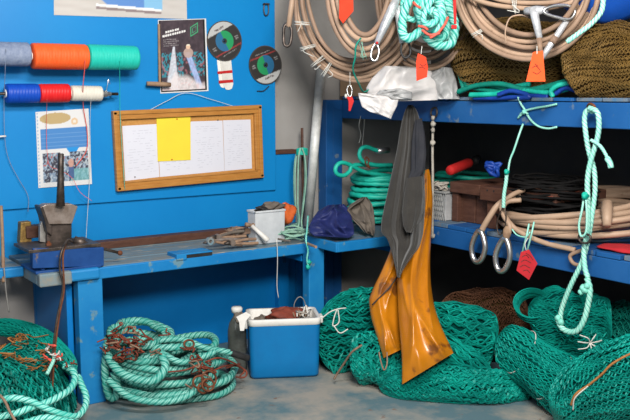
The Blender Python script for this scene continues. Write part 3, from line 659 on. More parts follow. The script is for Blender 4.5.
# pliers and snips
def plier(lb,pts,Y,c1,grp='old pliers piled on the workbench',mt='tan2'):
    # pts: (jaw tip, pivot, handle ends) in the bench-top region
    j,p,h1,h2=[on('y',Y,*q) for q in pts]
    t=thing('pliers',lb,'pliers',p-[0,0,.012],grp)
    obj('jaws',G().lathe(p,j-p,[(0,0),(0,.014),(np.linalg.norm(j-p)*.5,.012),(np.linalg.norm(j-p),.004),(np.linalg.norm(j-p),0)],10),M['iron'],t,shade=True)
    obj('pivot',G().lathe(p+[0,.016,0],(0,-1,0),[(0,0),(0,.017),(.030,.017),(.030,0)],14),M['jaw'],t)
    for h,cc in ((h1,c1),(h2,mt)):
        mdl=(p+h)/2+np.array([0,0,.007 if h is h1 else -.004])
        obj('handle',G().tube(smooth([p,mdl,h],.006),[.009]*1 if 0 else .009,8),M[cc],t,shade=True)
plier('rusty pliers nearest the bench edge, jaws to the left',[(203,243),(212,241),(243,240),(242,245)],4.30,'jaw')
plier('tan-handled pliers lying across the middle of the tool pile',[(207,238),(218,237),(244,231),(246,236)],4.38,'tan')
plier('snips pointing up against the white tub',[(245,229),(236,232),(214,238),(222,243)],4.40,'tan2')
plier('dark pincers at the back of the tool pile',[(226,229),(233,229.5),(252,234),(250,238)],4.46,'iron',mt='iron')
plier('pliers lying at the front of the tool pile, handles toward the hammer',[(224,243.5),(232,243),(256,239),(258,243)],4.29,'tan2')
o=obj('wooden_wedge',py_poly([(228,231),(240,227),(252,229),(253,233),(240,236)],4.42,.05),M['tan2'],bevel=.004); tag(o,'wooden wedge behind the pile of pliers, against the white tub','wedge')
o=obj('roll_of_tape',G().lathe(on('y',4.275,210.8,241.5),(0,1,0),[(0,.010),(0,.020),(.028,.020),(.028,.010),(0,.010)],20),M['wornblock']); tag(o,'small round tape roll at the left end of the tool pile','tape roll')
o=obj('knife_handle',G().tube([on('y',4.275,278,239),on('y',4.27,290,241)],.006,8),M['jaw']); tag(o,'short steel rod on the bench edge right of the hammer','rod')
# ---- corner stick, pipe, cord
t=thing('corner_stick','dark brown stick standing in the corner behind the pale green cord','stick',on('y',4.70,302,236))
obj('shaft',G().tube([on('y',4.72,303.5,236),on('y',4.80,302,128)],.009,8),M['brownwood'],t)
g=G().lathe(on('y',4.55,313.5,222),on('y',4.82,320.5,86)-on('y',4.55,313.5,222),[(0,.018),(0,.030),(1.0,.030),(1.0,.018)],20)
pp0=np.array([3.115,4.60,.748]); pp1=on('y',4.78,322,58)
L=np.linalg.norm(pp1-pp0)
g=G().lathe(pp0,pp1-pp0,[(0.02,.018),(0,.030),(L,.030),(L-.02,.018)],20)
o=obj('steel_pipe',g,M['galv'],shade=True); tag(o,'galvanised steel pipe leaning in the corner beside the tall rack','pipe')
t=thing('green_cord_tangle','pale green cord looped over the stick and tangled on the bench corner','cord',on('z',.72,300,240))
for k,(dx,e) in enumerate(((-7,225),(-6,236),(4,228),(-3,240),(5,232))):
    pts=[(301+dx*.2,148),(301+dx*.8,158),(301+dx,180),(300+dx*.7,205),(300+dx*.3,222),(298+dx,e)]
    obj('strand',G().tube(smooth([on('y',4.70-.02*k-(.12 if i>3 else 0),*q) for i,q in enumerate(pts)],.012),.0055,6),M['greencord'],t,shade=True)
g=G()
for k in range(5): 
    c=on('y',4.66,302,149+1.3*k); g.tube(smooth([c+np.array([.035*math.cos(a),.03*math.sin(a),.003*math.sin(a*2)]) for a in np.linspace(0,5.6,7)],.008,closed=True),.0055,6,closed=True)
obj('knot',g,M['tealrope'],t,shade=True)
g=G(); r=random.Random(4)
for k in range(9):
    c=np.array([2.86+r.uniform(-.05,.04),4.36+r.uniform(-.04,.08),.738+.006*k]); rx,ry=r.uniform(.05,.10),r.uniform(.04,.09); ph=r.random()*6
    g.tube(smooth([c+np.array([rx*math.cos(a+ph),ry*math.sin(a+ph),.012*math.sin(2*a+ph)]) for a in np.linspace(0,6.28,9)[:-1]],.012,closed=True),.0048,6,closed=True)
obj('loops',g,M['greencord'],t,shade=True)
t=thing('hanging_green_knot','knotted green cord end hanging at the joint of workbench and corner shelf','cord',on('y',4.16,308,270))
obj('cord',G().tube(smooth([on('y',Y,*q) for *q,Y in ((308,216,4.35),(307,230,4.22),(306,240,4.17),(308,250,4.16),(307,260,4.165),(309,268,4.165))],.008),.006,8,lobes=3,pitch=.01),M['mint'],t,shade=True)
obj('knot',G().ball(on('y',4.165,309,262),.014,.014,.013,n=8,lump=.2),M['tealrope'],t,shade=True)
obj('knot',G().ball(on('y',4.165,308,267),.013,.012,.014,n=8,lump=.2),M['tealrope'],t,shade=True)
obj('peg',G().tube([on('y',4.19,306,243),on('y',4.03,316,247)],.008,8),M['stick'],t)
# ============================================================= ON THE CORNER SHELF
def cloth_heap(nm,lb,cat,cx,cy,z0,rx,ry,h,mt,seed,parent=None):
    nu,nv=110,80; r=np.random.default_rng(seed)
    th=(np.arange(nu)*2*np.pi/nu)[:,None]; rr=np.linspace(0,1,nv)[None]
    ed=1+.14*np.sin(3*th+seed)+.09*np.sin(7*th+2*seed)+.05*np.sin(13*th)
    X=rx*ed*rr*np.cos(th); Y=ry*ed*rr*np.sin(th)
    W_=.5*np.sin(X*19+seed)+.5*np.sin(Y*23+2*seed)
    fold=sum((1-2*np.abs(np.sin((X*np.cos(a)+Y*np.sin(a))*k+p+W_*1.6)))*b for a,k,p,b in [(r.uniform(0,3.1),r.uniform(8,24),r.uniform(0,6),r.uniform(.2,.45)) for _ in range(7)])
    fold2=.55+fold*.8
    Z=h*np.sqrt(np.clip(1-rr**2.6,0,1))*(.62+.26*fold2)+.008*fold*(1-rr**6)
    P=np.stack([cx+X,cy+Y,z0+.002+np.clip(Z,0,None)],-1)
    g=G().grid(P,True); Pb=P.copy(); Pb[...,2]=z0+.001; g.grid(Pb[::-1],True)
    o=obj(nm,g,M[mt],parent,shade=True); 
    if parent is None: tag(o,lb,cat)
    return o
o=obj('black_handle_knife',G().tube([on('z',.755,322,231),on('z',.755,341,235)],.008,8),M['black']); tag(o,'short black handled tool lying in front of the navy jacket','tool')
t=thing('blue_box','blue plastic box behind the tan cloth on the corner shelf','box',(3.56,4.20,.746))
tub('body',3.50,3.62,4.14,4.26,.748,.86,t,'blueshelf')
# teal rope coil behind, on corner shelf and rack deck
def ropecoil(nm,lb,cat,c,rx,ry,n,z0,dz,r,mt,seed=1,jit=.02,parent=None,lobes=0,pitch=.03,step=.02,grp=None,part='rope_loop',tilt=0,sides=8,dec=0,tiltdir=None):
    q=random.Random(seed); own=parent or thing(nm,lb,cat,(c[0],c[1],z0),grp)
    for k in range(n):
        ph=q.random()*6.28; a=[]; sx=1+q.uniform(-jit,jit)*5-dec*k; sy=1+q.uniform(-jit,jit)*5-dec*k; ox,oy=q.uniform(-jit,jit),q.uniform(-jit,jit)
        for i in range(14):
            t_=i*2*math.pi/14
            x=c[0]+ox+rx*sx*math.cos(t_); y=c[1]+oy+ry*sy*math.sin(t_)
            z=z0+r+dz*k+q.uniform(-.3,.3)*jit+(tilt*math.sin(t_+ph) if tiltdir is None else tilt*(1+math.cos(t_-tiltdir))+.012*math.sin(2*t_+ph))
            a.append((x,y,max(z,z0+r*.95)))
        obj(part,G().tube(smooth(a,step,closed=True),r,sides,closed=True,lobes=lobes,pitch=pitch),M[mt],own,shade=True)
    return own
own=ropecoil('teal_rope_coil','smooth turquoise rope coiled in a tall stack at the back of the corner shelf','rope',(3.74,4.53),.29,.20,12,.748,.027,.0185,'tealrope',5,.020,lobes=3,pitch=.03,tilt=.010)
def sx(px,py,X): return on('x',X,px,py)
for pts in ([(341,160),(337,166),(336,172),(340,176),(347,175),(351,169),(350,163)],[(362,150),(359,156),(361,162),(368,163),(376,160),(374,152),(368,148)]):
    pass
loopA=smooth([on('y',4.40,*q) for q in ((392,176),(365,172),(348,164),(340,163),(335.5,168),(337,174),(344,175.5),(350,171),(355,165),(392,166))],.012)
obj('eye_loop',G().tube(loopA,.015,8,lobes=3,pitch=.03),M['tealrope'],own,shade=True)
loopB=smooth([on('y',4.36,*q) for q in ((392,165),(376,165),(364,162),(359.5,156),(361,149),(367,147),(374,149.5),(380,151))],.012)
obj('eye_loop',G().tube(loopB,.015,8,lobes=3,pitch=.03),M['tealrope'],own,shade=True)
a=on('y',4.36,377,151); b=on('y',4.37,394,149.5); obj('ferrule',G().lathe(a,b-a,[(0,0),(0,.019),(.10,.019),(.10,0)],14),M['steel'],own,shade=True)
obj('chain_link',G().tube(smooth([on('y',4.345,*q) for q in ((366,157),(369,160),(368,164),(370,168),(367,166),(365,161))],.006,closed=True),.005,6,closed=True),M['rust'],own,shade=True)
thread('loose_white_string','frayed white string hanging from the plastic bag scrap',[(362,112,4.60),(359,125,4.60),(361,135,4.60),(359,143,4.60)],'string',.0022,cat='string')
thread('loose_white_string','second frayed white string ending lower by the rope loops',[(365,114,4.58),(364,128,4.58),(363,138,4.58),(362,150,4.58)],'string',.0018,cat='string')
# ============================================================= TALL RACK: top deck
def ell(cx,cy,rx,ry,d,ds,t0=0,t1=360,n=22,jit=0,rg=None,dd=0):
    """points round a hanging loop; d = distance of its centre, ds = how much nearer its right side is"""
    a=np.radians(np.linspace(t0,t1,n,endpoint=(abs(t1-t0)<359)))
    out=[]
    for t_ in a:
        j=(rg.uniform(-jit,jit) if rg else 0, rg.uniform(-jit,jit) if rg else 0, rg.uniform(-1,1)*.006 if rg else 0)
        out.append(W(cx+rx*math.cos(t_)+j[0],cy-ry*math.sin(t_)+j[1],d-ds*math.cos(t_)+dd+j[2]))
    return np.array(out)
def hangcoil(nm,lb,cx,cy,rx,ry,d,ds,n,spread,r,mt,seed,thick=.03,grp='hose coils hanging over the top deck',part='hose_loop',lobes=0,pitch=.03,cat='hose',jit=.8):
    rg=random.Random(seed); t=thing(nm,lb,cat,W(cx,cy+ry,d),grp)
    for k in range(n):
        f=(k/(max(1,n-1))-.5)
        kx=rx+f*spread[0]+rg.uniform(-1,1); ky=ry+f*spread[1]+rg.uniform(-1,1)
        top=cy-ry                         # loops share the hook at the top
        cyk=top+ky+rg.uniform(-.5,.5)
        p=ell(cx+rg.uniform(-1.5,1.5),cyk,kx,ky,d,ds,n=16,jit=jit,rg=rg,dd=((k*5)%n-(n-1)/2)*thick/n*1.6)
        obj(part,G().tube(smooth(p,.02,closed=True),r,8,closed=True,lobes=lobes,pitch=pitch),M[mt if (k%3 or mt!='hose') else 'hose2'],t,shade=True)
    obj('hook',G().tube(smooth([W(cx,cy-ry+6,d+.03),W(cx-3,cy-ry-2,d+.03),W(cx,cy-ry-9,d+.03),W(cx+3,cy-ry-14,d+.05),W(cx,cy-ry-26,d+.06)],.01),.007,8),M['iron'],t,shade=True)
    return t
def tie(parent,px,py,d,rx,ry,ang,mt='string',n=3,r=.0022):
    """string lashed round the bunched hoses: rx = half width of the bunch, ang = direction across it"""
    rg=random.Random(int(px*7+py)); g=G()
    for k in range(n):
        a=math.radians(ang+rg.uniform(-9,9)); o_=(k-n/2)*1.3; ox,oy=-math.sin(a)*o_,math.cos(a)*o_
        g.tube(smooth([W(px+ox+rx*math.cos(q)*math.cos(a),py+oy+rx*math.cos(q)*math.sin(a),d-.035*math.sin(q)) for q in np.linspace(0,2*np.pi,13)[:-1]],.01,closed=True),r,5,closed=True)
    for k in range(1):
        e=[W(px+rg.uniform(-3,3),py+rg.uniform(-3,3),d-.045),W(px+rg.uniform(-7,7),py+rg.uniform(0,8),d-.05),W(px+rg.uniform(-8,8),py+rg.uniform(4,10),d-.04)]
        g.tube(smooth(e,.01),r,5)
    o=obj('string_tie',g,M[mt],parent,shade=True); o['kind']='stuff'; return o
# coil A: big beige coil, far left
t=hangcoil('hose_coil','big beige hose coil hanging at the left end, lashed with white string',356,-3,56,74,5.05,.10,7,(14,11),.0125,'hose',21,.05)
tie(t,302,24,5.03,8,9,5); tie(t,308,48,5.04,8,9,-22); tie(t,318,62,5.04,8,9,-42); tie(t,327,70,5.03,8,9,-55)
a=W(291.5,6,4.98); b=W(287,30,4.97)
obj('sleeve',G().lathe(W(294,-14,4.98),W(288.5,27,4.97)-W(294,-14,4.98),[(0,.012),(.10,.017),(.235,.015),(.24,0)],12),M['hose'],t,shade=True)
th=[(288,24),(284,27),(283.5,38),(284.5,45),(288,46),(290.5,42),(291.5,30)]
obj('thimble',G().tube(smooth([W(x,y,4.97) for x,y in th],.006,closed=True),.009,8,closed=True),M['iron'],t,shade=True)
# coil B: thicker inner coil
t=hangcoil('hose_coil','thick pale hose hanging in a narrower loop in front of the big coil',364,-22,31,66,4.80,.07,4,(13,10),.0150,'hose',5,.045)
tie(t,362,51,4.78,9,6,80,'greencord')
g=G().tube(smooth([W(361,38,4.72),W(356,46,4.72),W(355,58,4.74),W(353,70,4.78),W(359,84,4.86),W(364,92,4.95),W(371,88,4.97)],.01),.0055,7,lobes=3,pitch=.01)
tag(obj('green_tie_cord',g,M['tealropedk'],shade=True),'thin green cord hanging from the narrow hose loop onto the white bags','cord')
# coil C: brown hoses under the green rope
t=hangcoil('hose_coil','brownish hose coil hanging behind the mint green rope hank',425,-12,42,70,5.0,.12,6,(15,12),.0115,'hose2',9,.05)
# coil D: right coil
t=hangcoil('hose_coil','wide beige hose coil hanging at the right over the brown nets',527,-20,64,66,4.42,.22,7,(18,12),.0135,'hose',14,.05)
tie(t,480,32,4.58,9,7,-35); tie(t,514,6,4.40,8,9,85)
obj('lead_hose',G().tube(smooth([W(462,-6,4.55),W(490,4,4.50),W(520,8,4.40),(W(548,8,4.3)),W(572,2,4.22),W(590,-8,4.2)],.02),.0125,8),M['hose'],t,shade=True)
obj('lead_hose',G().tube(smooth([W(470,-12,4.55),W(500,0,4.47),W(530,3,4.37),W(560,1,4.26),W(585,-10,4.2)],.02),.012,8),M['hose'],t,shade=True)
obj('wire_loop',G().tube(smooth([W(506,44,4.38),W(505.5,30,4.36),W(510,18,4.35),W(520,15,4.34),W(528,17,4.33)],.01),.004,6),M['hose'],t,shade=True)
# taped steel fittings of coil D
t=thing('taped_fitting','silver-taped hose fitting with a steel loop hanging in the right coil','fitting',W(540,55,4.25),'silver taped hose ends')
a=W(533,8,4.27); b=W(540,40,4.25)
obj('taped_sleeve',G().lathe(a,b-a,[(0,0),(.0,.022),(.05,.02),(.155,.015),(.16,0)],14,lambda s,q: .0015*np.sin(s*300+3*q)*(s>0)*(s<.15)),M['tape'],t,shade=True)
a=W(525,11,4.30); b=W(546,10,4.24)
obj('taped_sleeve',G().lathe(a,b-a,[(0,0),(0,.018),(.06,.022),(.115,.016),(.115,0)],14,lambda s,q: .0015*np.sin(s*300+3*q)*(s>0)*(s<.11)),M['tape'],t,shade=True)
obj('steel_loop',G().tube(smooth([W(*q,4.22) for q in ((545,9),(556,5.5),(569,6),(575,11),(570,19),(556,17),(545,13))],.008,closed=True),.008,8,closed=True),M['steel'],t,shade=True)
obj('lower_sleeve',G().lathe(W(539,38,4.25),W(541,56,4.25)-W(539,38,4.25),[(0,0),(0,.014),(.085,.012),(.085,0)],10),M['tan2'],t,shade=True)
t=thing('taped_fitting','slanting taped hose end leading down behind the bright orange tag','fitting',W(548,50,4.26),'silver taped hose ends')
a=W(568,19,4.24); b=W(541,59,4.26)
obj('sleeve',G().lathe(a,b-a,[(0,0),(.0,.014),(.06,.017),(.12,.013),(.13,.016),(.22,.014),(.235,0)],12),M['tape'],t,shade=True)
obj('collar',G().lathe(W(556,37,4.245),b-a,[(0,.015),(0,.019),(.035,.019),(.035,.015)],12),M['tan2'],t,shade=True)
def dwn(nm,lb,pa,pb,d,r0,r1,grp):
    t=thing(nm,lb,'fitting',W(*pb,d),grp); a=W(*pa,d); b=W(*pb,d); L=np.linalg.norm(b-a)
    obj('taped_sleeve',G().lathe(a,b-a,[(0,0),(0,r0*.7),(L*.2,r0),(L*.6,r0*.95),(L*.97,r1),(L,0)],14,lambda s,q: .002*np.sin(s*190+3*q)*(s>0)*(s<L*.95)),M['tape'],t,shade=True); return t
t=dwn('taped_fitting','left of two silver-taped hose ends beside the mint rope, steel eye below',(397,-2),(376,45),4.66,.026,.014,'silver taped hose ends')
obj('steel_eye',G().tube(smooth([W(*q,4.66) for q in ((376,44),(372.5,48),(371,56),(373,60.5),(377,59),(379,50))],.006,closed=True),.006,8,closed=True),M['steel'],t,shade=True)
obj('red_tip',G().ball(W(377,43,4.64),.008,n=6),M['redplastic'],t)
t=dwn('taped_fitting','right of two silver-taped hose ends beside the mint rope, black shackle below',(398,6),(402,44),4.68,.021,.013,'silver taped hose ends')
obj('black_shackle',G().tube(smooth([W(*q,4.68) for q in ((402.5,42),(401,50),(403,56.5),(407,57.5),(410.5,53),(409,44),(406,39))],.006,closed=True),.0065,8,closed=True),M['black'],t,shade=True)
# mint rope hank
t=thing('mint_rope_hank','thick mint green twisted rope hank hanging in front of the brown hose coil','rope',W(428,52,4.62))
rg=random.Random(3)
for (cx,cy,rx,ry,dd,a) in ((418,12,13,28,.0,25),(430,8,11,22,-.05,-10),(436,18,16,30,.03,-20),(440,8,9,30,.05,-5),(430,12,10,14,-.06,15)):
    pts=[]
    for i in range(14):
        q=i*2*math.pi/14; u=rx*math.cos(q); v=ry*math.sin(q); c_,s_=math.cos(math.radians(a)),math.sin(math.radians(a))
        pts.append(W(cx+u*c_-v*s_+rg.uniform(-1,1),cy+u*s_+v*c_+rg.uniform(-1,1),4.62+dd+.02*math.sin(2*q+cx)))
    obj('rope_loop',G().tube(smooth(pts,.007,closed=True),.026,12,closed=True,lobes=3,pitch=.038),M['mint'],t,shade=True)
obj('rope_tail',G().tube(smooth([W(432,0,4.5),W(425,12,4.5),W(424,22,4.5),W(431,25,4.5),W(437,19,4.5),W(434,10,4.5),W(428,13,4.49)],.006),.017,12,lobes=3,pitch=.027),M['mint'],t,shade=True)
for q in ([(413,2),(417,6),(421,8)],[(418,26),(424,27),(428,30)],[(430,38),(438,33),(445,24),(448,17)],[(422,30),(430,35),(440,33)]):
    obj('red_marker',G().tube(smooth([W(x,y,4.46) for x,y in q],.008),.0065,6),M['redthread'],t,shade=True)
t2=thing('mint_rope_end','mint rope hook hanging upward from the hank to the left','rope',W(405,20,4.7))

obj('rope',G().tube(smooth([W(404,-4,4.66),W(403,8,4.66),W(407,17,4.64),W(414,20,4.64),W(420,15,4.64)],.007),.017,12,lobes=3,pitch=.027),M['mint'],t2,shade=True)
t=thing('red_strap','red strap hanging at the right side of the mint rope hank','strap',W(454,28,4.52))
obj('band',G().prism([W(453,-6,4.50),W(456,-6,4.50),W(456.5,24,4.50),W(454,24,4.50)],FW*.006),M['redplastic'],t)
obj('clip',G().obox(W(454,27,4.50),RT*.014,UP*.010,FW*.006),M['redplastic'],t,bevel=.002)
# ---- tags
def card(nm,lb,pts,d,mt,marks=(),hole=None,cat='tag',grp=None):
    t=thing(nm,lb,cat,W(*pts[2],d),grp); P=[W(*q,d) for q in pts]
    obj('card',G().prism(P,FW*.0025),M[mt],t,bevel=.0006)
    for m_ in marks: obj('ink_mark',G().tube(smooth([W(*q,d-.0012) for q in m_],.004),.0016,4),M['inkdark'],t)
    if hole: obj('tie',G().tube(smooth([W(*q,d+e) for q,e in hole],.006),.0022,5),M['string'],t)
    return t
card('orange_tag','orange tag hanging inside the narrow hose loop, top left of the rack',[(340,-14),(353,-16),(353.5,11),(343,23.5),(339,18)],4.78,'orangetag')
card('orange_tag','orange tag with ink marks hanging above the white plastic bags',[(418,53),(426,57),(428,67),(427,77),(416.5,81),(416,62)],4.58,'orangetag',[[(420,64),(423,66),(426,64)],[(419,68),(422,67),(425,69)]],[((421,54),0),((422,46),.0)])
card('orange_tag','bright orange tag hanging from the taped fitting over the brown net',[(533,52),(543,50.5),(545.5,81.5),(526,81.5)],4.22,'orangetag2',[[(532,68),(536,66),(540,70)],[(533,72),(537,74),(541,71)],[(535,64),(538,66)]],[((537,54),-.002),((537,46),0)])
t=card('red_tag','red diamond-shaped paper tag with ink writing hung below the lower beige hose',[(529,249.5),(537.5,263.5),(529,280),(516.5,270.5),(521,252)],4.52,'redtag',[[(522,257),(526,255),(529,258)],[(521,262),(525,260),(531,263)],[(520,267),(524,265),(530,268)],[(523,271),(527,270),(530,273)],[(526,253),(530,256),(533,260)]],[((526,250),0),((525,244),0),((528,238),0)])
t=thing('red_clip','small red plastic clip dangling at the left end of the top beam','clip',W(350,112,4.98))
obj('clip',G().prism([W(*q,4.98) for q in ((346.5,97),(352,96),(354,101),(350.5,111),(348.5,111),(348.5,101))],FW*.012),M['redplastic'],t,bevel=.002)
obj('ring',G().tube(smooth([W(*q,4.98) for q in ((349,96),(347,90),(349,85),(352,89),(351,96))],.005,closed=True),.003,6,closed=True),M['steel'],t,shade=True)
obj('wire',G().tube([W(350,85,4.98),W(350,72,5.0)],.002,5),M['string'],t)
obj('tassel',G().ball(W(346,96,4.99),.010,.008,.012,n=7,lump=.2),M['string'],t,shade=True)
# ---- cardboard, bags
t=thing('cardboard_box','brown cardboard box on the top deck behind the left hose coils','box',(3.85,4.70,1.58))
obj('carton',G().box(3.56,4.02,4.50,4.86,1.579,1.80),M['plywood'],t,bevel=.003)
obj('flap',G().box(3.56,4.02,4.49,4.50,1.70,1.81),M['plywood'],t)
def sheetheap(nm,lb,cat,rows,d0,depth,mt,seed,amp=.02,parent=None,nu=60,nv=40,sheen=False):
    """crumpled film / cloth: closed thick sheet between left and right outline points, row by row"""
    r=np.random.default_rng(seed); rows=np.array([(a[0],a[1],b[0],b[1]) for a,b in rows],float)
    k=np.linspace(0,len(rows)-1,nv); R4=np.stack([np.interp(k,np.arange(len(rows)),rows[:,i]) for i in range(4)],-1)
    u=np.linspace(0,1,nu); 
    waves=[(r.uniform(-5,5),r.uniform(-5,5),r.uniform(0,6),r.uniform(.5,1)) for _ in range(8)]
    F=np.zeros((nv,nu,3)); Bk=np.zeros((nv,nu,3))
    dd=np.interp(k,np.linspace(0,len(rows)-1,len(d0)),d0) if hasattr(d0,'__len__') else np.full(nv,d0)
    for j in range(nv):
        v=j/(nv-1)
        for i,x in enumerate(u):
            wp=.9*math.sin(4*x+3*v+seed)+.7*math.sin(6*v-3*x+2*seed); f=sum(b*(1-2*abs(math.sin(a*x+c*v+p+wp))) for a,c,p,b in waves)/3
            px=R4[j,0]*(1-x)+R4[j,2]*x; py=R4[j,1]*(1-x)+R4[j,3]*x
            bulge=math.sin(math.pi*x)**.5
            F[j,i]=W(px,py,dd[j]-depth*bulge-amp*f*bulge); Bk[j,i]=W(px,py,dd[j]+.004+depth*.5*bulge)
    P=np.concatenate([F,Bk[:,::-1]],1).transpose(1,0,2)      # closed ring across
    g=G().grid(P,True)
    o=obj(nm,g,M[mt],parent,shade=True)
    if parent is None: tag(o,lb,cat)
    return o
sheetheap('white_plastic_bag','large whitish plastic bag crumpled on the top deck left','bag',[((384,66),(400,66)),((372,78),(430,68)),((366,88),(436,80)),((368,96),(438,92)),((380,102),(438,100))],4.98,.07,'whiteplastic',4,.03)
sheetheap('clear_plastic_bag','greyish clear plastic bag right of the white bag','bag',[((436,66),(452,68)),((428,76),(456,78)),((430,88),(458,90)),((434,99),(460,99))],5.0,.06,'clearplastic',7,.025)
sheetheap('grey_plastic_wrap','dull grey plastic wrap lying at the front of the white bag','bag',[((380,90),(400,88)),((376,94),(412,92)),((384,99),(412,99))],4.90,.03,'clearplastic',9,.015)
sheetheap('bag_scrap','torn white plastic bag scrap hanging over the top beam left','bag',[((358,93),(372,94)),((359,98),(399,98)),((362,107),(397,106)),((370,112),(393,114)),((384,116),(391,119))],4.90,.03,'whiteplastic',12,.02)
sheetheap('navy_jacket','navy blue nylon jacket crumpled on the corner shelf','jacket',[((328,205),(344,204)),((318,211),(350,210)),((313,218),(352,219)),((309,226),(354,227)),((309,232),(354,234)),((314,236),(350,238))],[5.36,5.32,5.26,5.2,5.16,5.14],.08,'navy',5,.085)
sheetheap('tan_cloth','grubby tan cloth crumpled beside the navy jacket','cloth',[((362,197),(367,197)),((351,204),(372,204)),((345,210),(374,212)),((350,218),(375,222)),((359,226),(375,230)),((364,232),(374,236))],[5.42,5.38,5.34,5.30,5.26,5.24],.05,'tan',8,.07)
# ============================================================= NET BUNDLES (shared builder)
def bundle(nm,lb,axis,n,zig,freq,r,mt,core,grp=None,seed=1,m_=90,ends=(6,6),lump=.05,layers=2,kmin=.97,spiral=0,wob=.0,cat='net',parent=None,fuzz=0,zrot=0,tuft=0,tlen=.16,core_k=.88,rad=.05,loose=0):
    """axis: (px,py,d,half width px,half height px); netting gathered lengthwise round it"""
    t=parent or thing(nm,lb,cat,W(axis[0][0],axis[0][1]+axis[0][4],axis[0][2]),grp)
    C=np.array([W(a[0],a[1],a[2]) for a in axis]); ra=np.array([a[3]*a[2]/FPX for a in axis]); rb=np.array([a[4]*a[2]/FPX for a in axis])
    k=np.linspace(0,len(axis)-1,len(axis)*8); 
    S=smooth(C,.02); L=np.concatenate([[0],np.cumsum(np.linalg.norm(np.diff(S,axis=0),axis=1))]); s=np.linspace(0,1,m_)
    c=np.stack([np.interp(s*L[-1],L,S[:,i]) for i in range(3)],-1)
    Lc=np.concatenate([[0],np.cumsum(np.linalg.norm(np.diff(C,axis=0),axis=1))]); Lc/=Lc[-1]
    A=np.interp(s,Lc,ra); Bv=np.interp(s,Lc,rb)
    env=(1-np.clip(1-s*ends[0]*1.0,0,1)**2.5*.85)*(1-np.clip(1-(1-s)*ends[1],0,1)**2.5*.85)
    T=np.gradient(c,axis=0); T/=np.linalg.norm(T,axis=1)[:,None]
    zz=np.array([0,0,1.0]); Sd=np.cross(T,zz); Sd/=np.linalg.norm(Sd,axis=1)[:,None]; Nn=np.cross(Sd,T)
    rg=np.random.default_rng(seed); w=[(rg.integers(1,5),rg.uniform(3,14),rg.uniform(0,6.3),rg.uniform(.4,1)) for _ in range(6)]
    def surf(phi,s_,k):
        i=np.clip(s_*(m_-1),0,m_-1); i0=np.floor(i).astype(int); i1=np.minimum(i0+1,m_-1); f=(i-i0)[...,None]
        g_=lambda X:(X[i0]*(1-f)+X[i1]*f) if X.ndim==2 else (X[i0]*(1-f[...,0])+X[i1]*f[...,0])
        lm=1+lump*sum(b*np.sin(a*phi+q*s_+p) for a,q,p,b in w)
        kk=k*lm*g_(env)
        P=g_(c)+g_(Sd)*(g_(A)*kk*np.cos(phi))[...,None]+g_(Nn)*(g_(Bv)*kk*np.sin(phi))[...,None]
        P[...,2]=np.maximum(P[...,2],.006)
        return P
    ph=np.linspace(0,2*np.pi,40,endpoint=False)[:,None]; sg=np.linspace(0,1,50)[None]
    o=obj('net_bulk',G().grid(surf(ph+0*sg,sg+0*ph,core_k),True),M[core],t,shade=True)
    for l in range(layers):
        nn=n if l==0 else int(n*.6)
        i=np.arange(nn)[:,None]; s2=np.linspace(0,1,m_)[None]
        phase=(i%2)*np.pi+ (l*1.3)+loose*rg.uniform(-3,3,(nn,1))
        fr=freq*(1+.12*l)
        tri=(2/np.pi)*np.arcsin(np.sin(fr*2*np.pi*s2+phase+.25*np.sin(9*s2+i*.7)+rg.uniform(-.35,.35,(nn,1))))
        phi=(i+rg.uniform(-.3,.3,(nn,1)))*2*np.pi/nn+tri*(np.pi/nn)*zig+loose*(.10*np.sin(rg.uniform(5,16,(nn,1))*s2+rg.uniform(0,6,(nn,1)))+.05*np.sin(rg.uniform(20,45,(nn,1))*s2+rg.uniform(0,6,(nn,1))))+spiral*s2+wob*np.sin(5*s2*2+i*.31+l)*.2
        cl=np.sin(i*2*np.pi*7/nn+3.1*np.sin(4.3*s2+seed)+seed)*np.sin(i*2*np.pi*3/nn+7*s2)
        kk=kmin+.03*l+.055*cl+rg.uniform(-rad,rad,(nn,1))+.035*np.sin(14*s2+rg.uniform(0,6.3,(nn,1)))+fuzz*rg.normal(0,1,(nn,m_))
        phi=phi+.06*np.sin(i*2*np.pi*9/nn+5*s2+seed)+.05*np.sin(8*s2+i*2*np.pi*4/nn)
        o=obj('net_twine',G().strands(surf(phi,s2+0*phi,kk),r),M[mt],t); o['kind']='stuff'
    if tuft:      # loose curled meshes standing off the bundle
        q=np.linspace(0,1,22)[None]; p0=rg.uniform(0,6.28,(tuft,1)); s0=rg.uniform(0,1-tlen*.6,(tuft,1)); ln=rg.uniform(.5,1.2,(tuft,1))*tlen
        ss=np.clip(s0+ln*q,0,1); pp=p0+rg.uniform(-.5,.5,(tuft,1))*q+.12*np.sin(rg.uniform(8,22,(tuft,1))*q+rg.uniform(0,6,(tuft,1)))
        kk=1.0+rg.uniform(.0,.10,(tuft,1))*np.sin(np.pi*q)+.04*np.sin(rg.uniform(10,26,(tuft,1))*q+p0*5)
        o=obj('loose_twine',G().strands(surf(pp,ss,kk),r*1.1),M[mt],t); o['kind']='stuff'
    return t
def nettie(t,px,py,d,rx,ry,ang,mt='string',r=.003):
    a=math.radians(ang); pts=[]
    for q in np.linspace(0,2*np.pi,17)[:-1]:
        u,v=rx*math.cos(q),ry*math.sin(q)
        pts.append(W(px+u*math.cos(a)-v*math.sin(a),py+u*math.sin(a)+v*math.cos(a),d-rx*.0052*.9*math.sin(q)))
    obj('twine_tie',G().tube(smooth(pts,.01,closed=True),r,6,closed=True),M[mt],t,shade=True)
bundle('brown_net_bundle','olive brown net bundle behind the right hose coil on the top deck',[(452,62,5.10,26,30),(480,58,5.0,34,38),(530,56,4.78,34,37),(582,60,4.60,30,34)],120,1.3,24,.0026,'brownnet','brownbulk','net bundles on the top deck',31,m_=110,lump=.05)
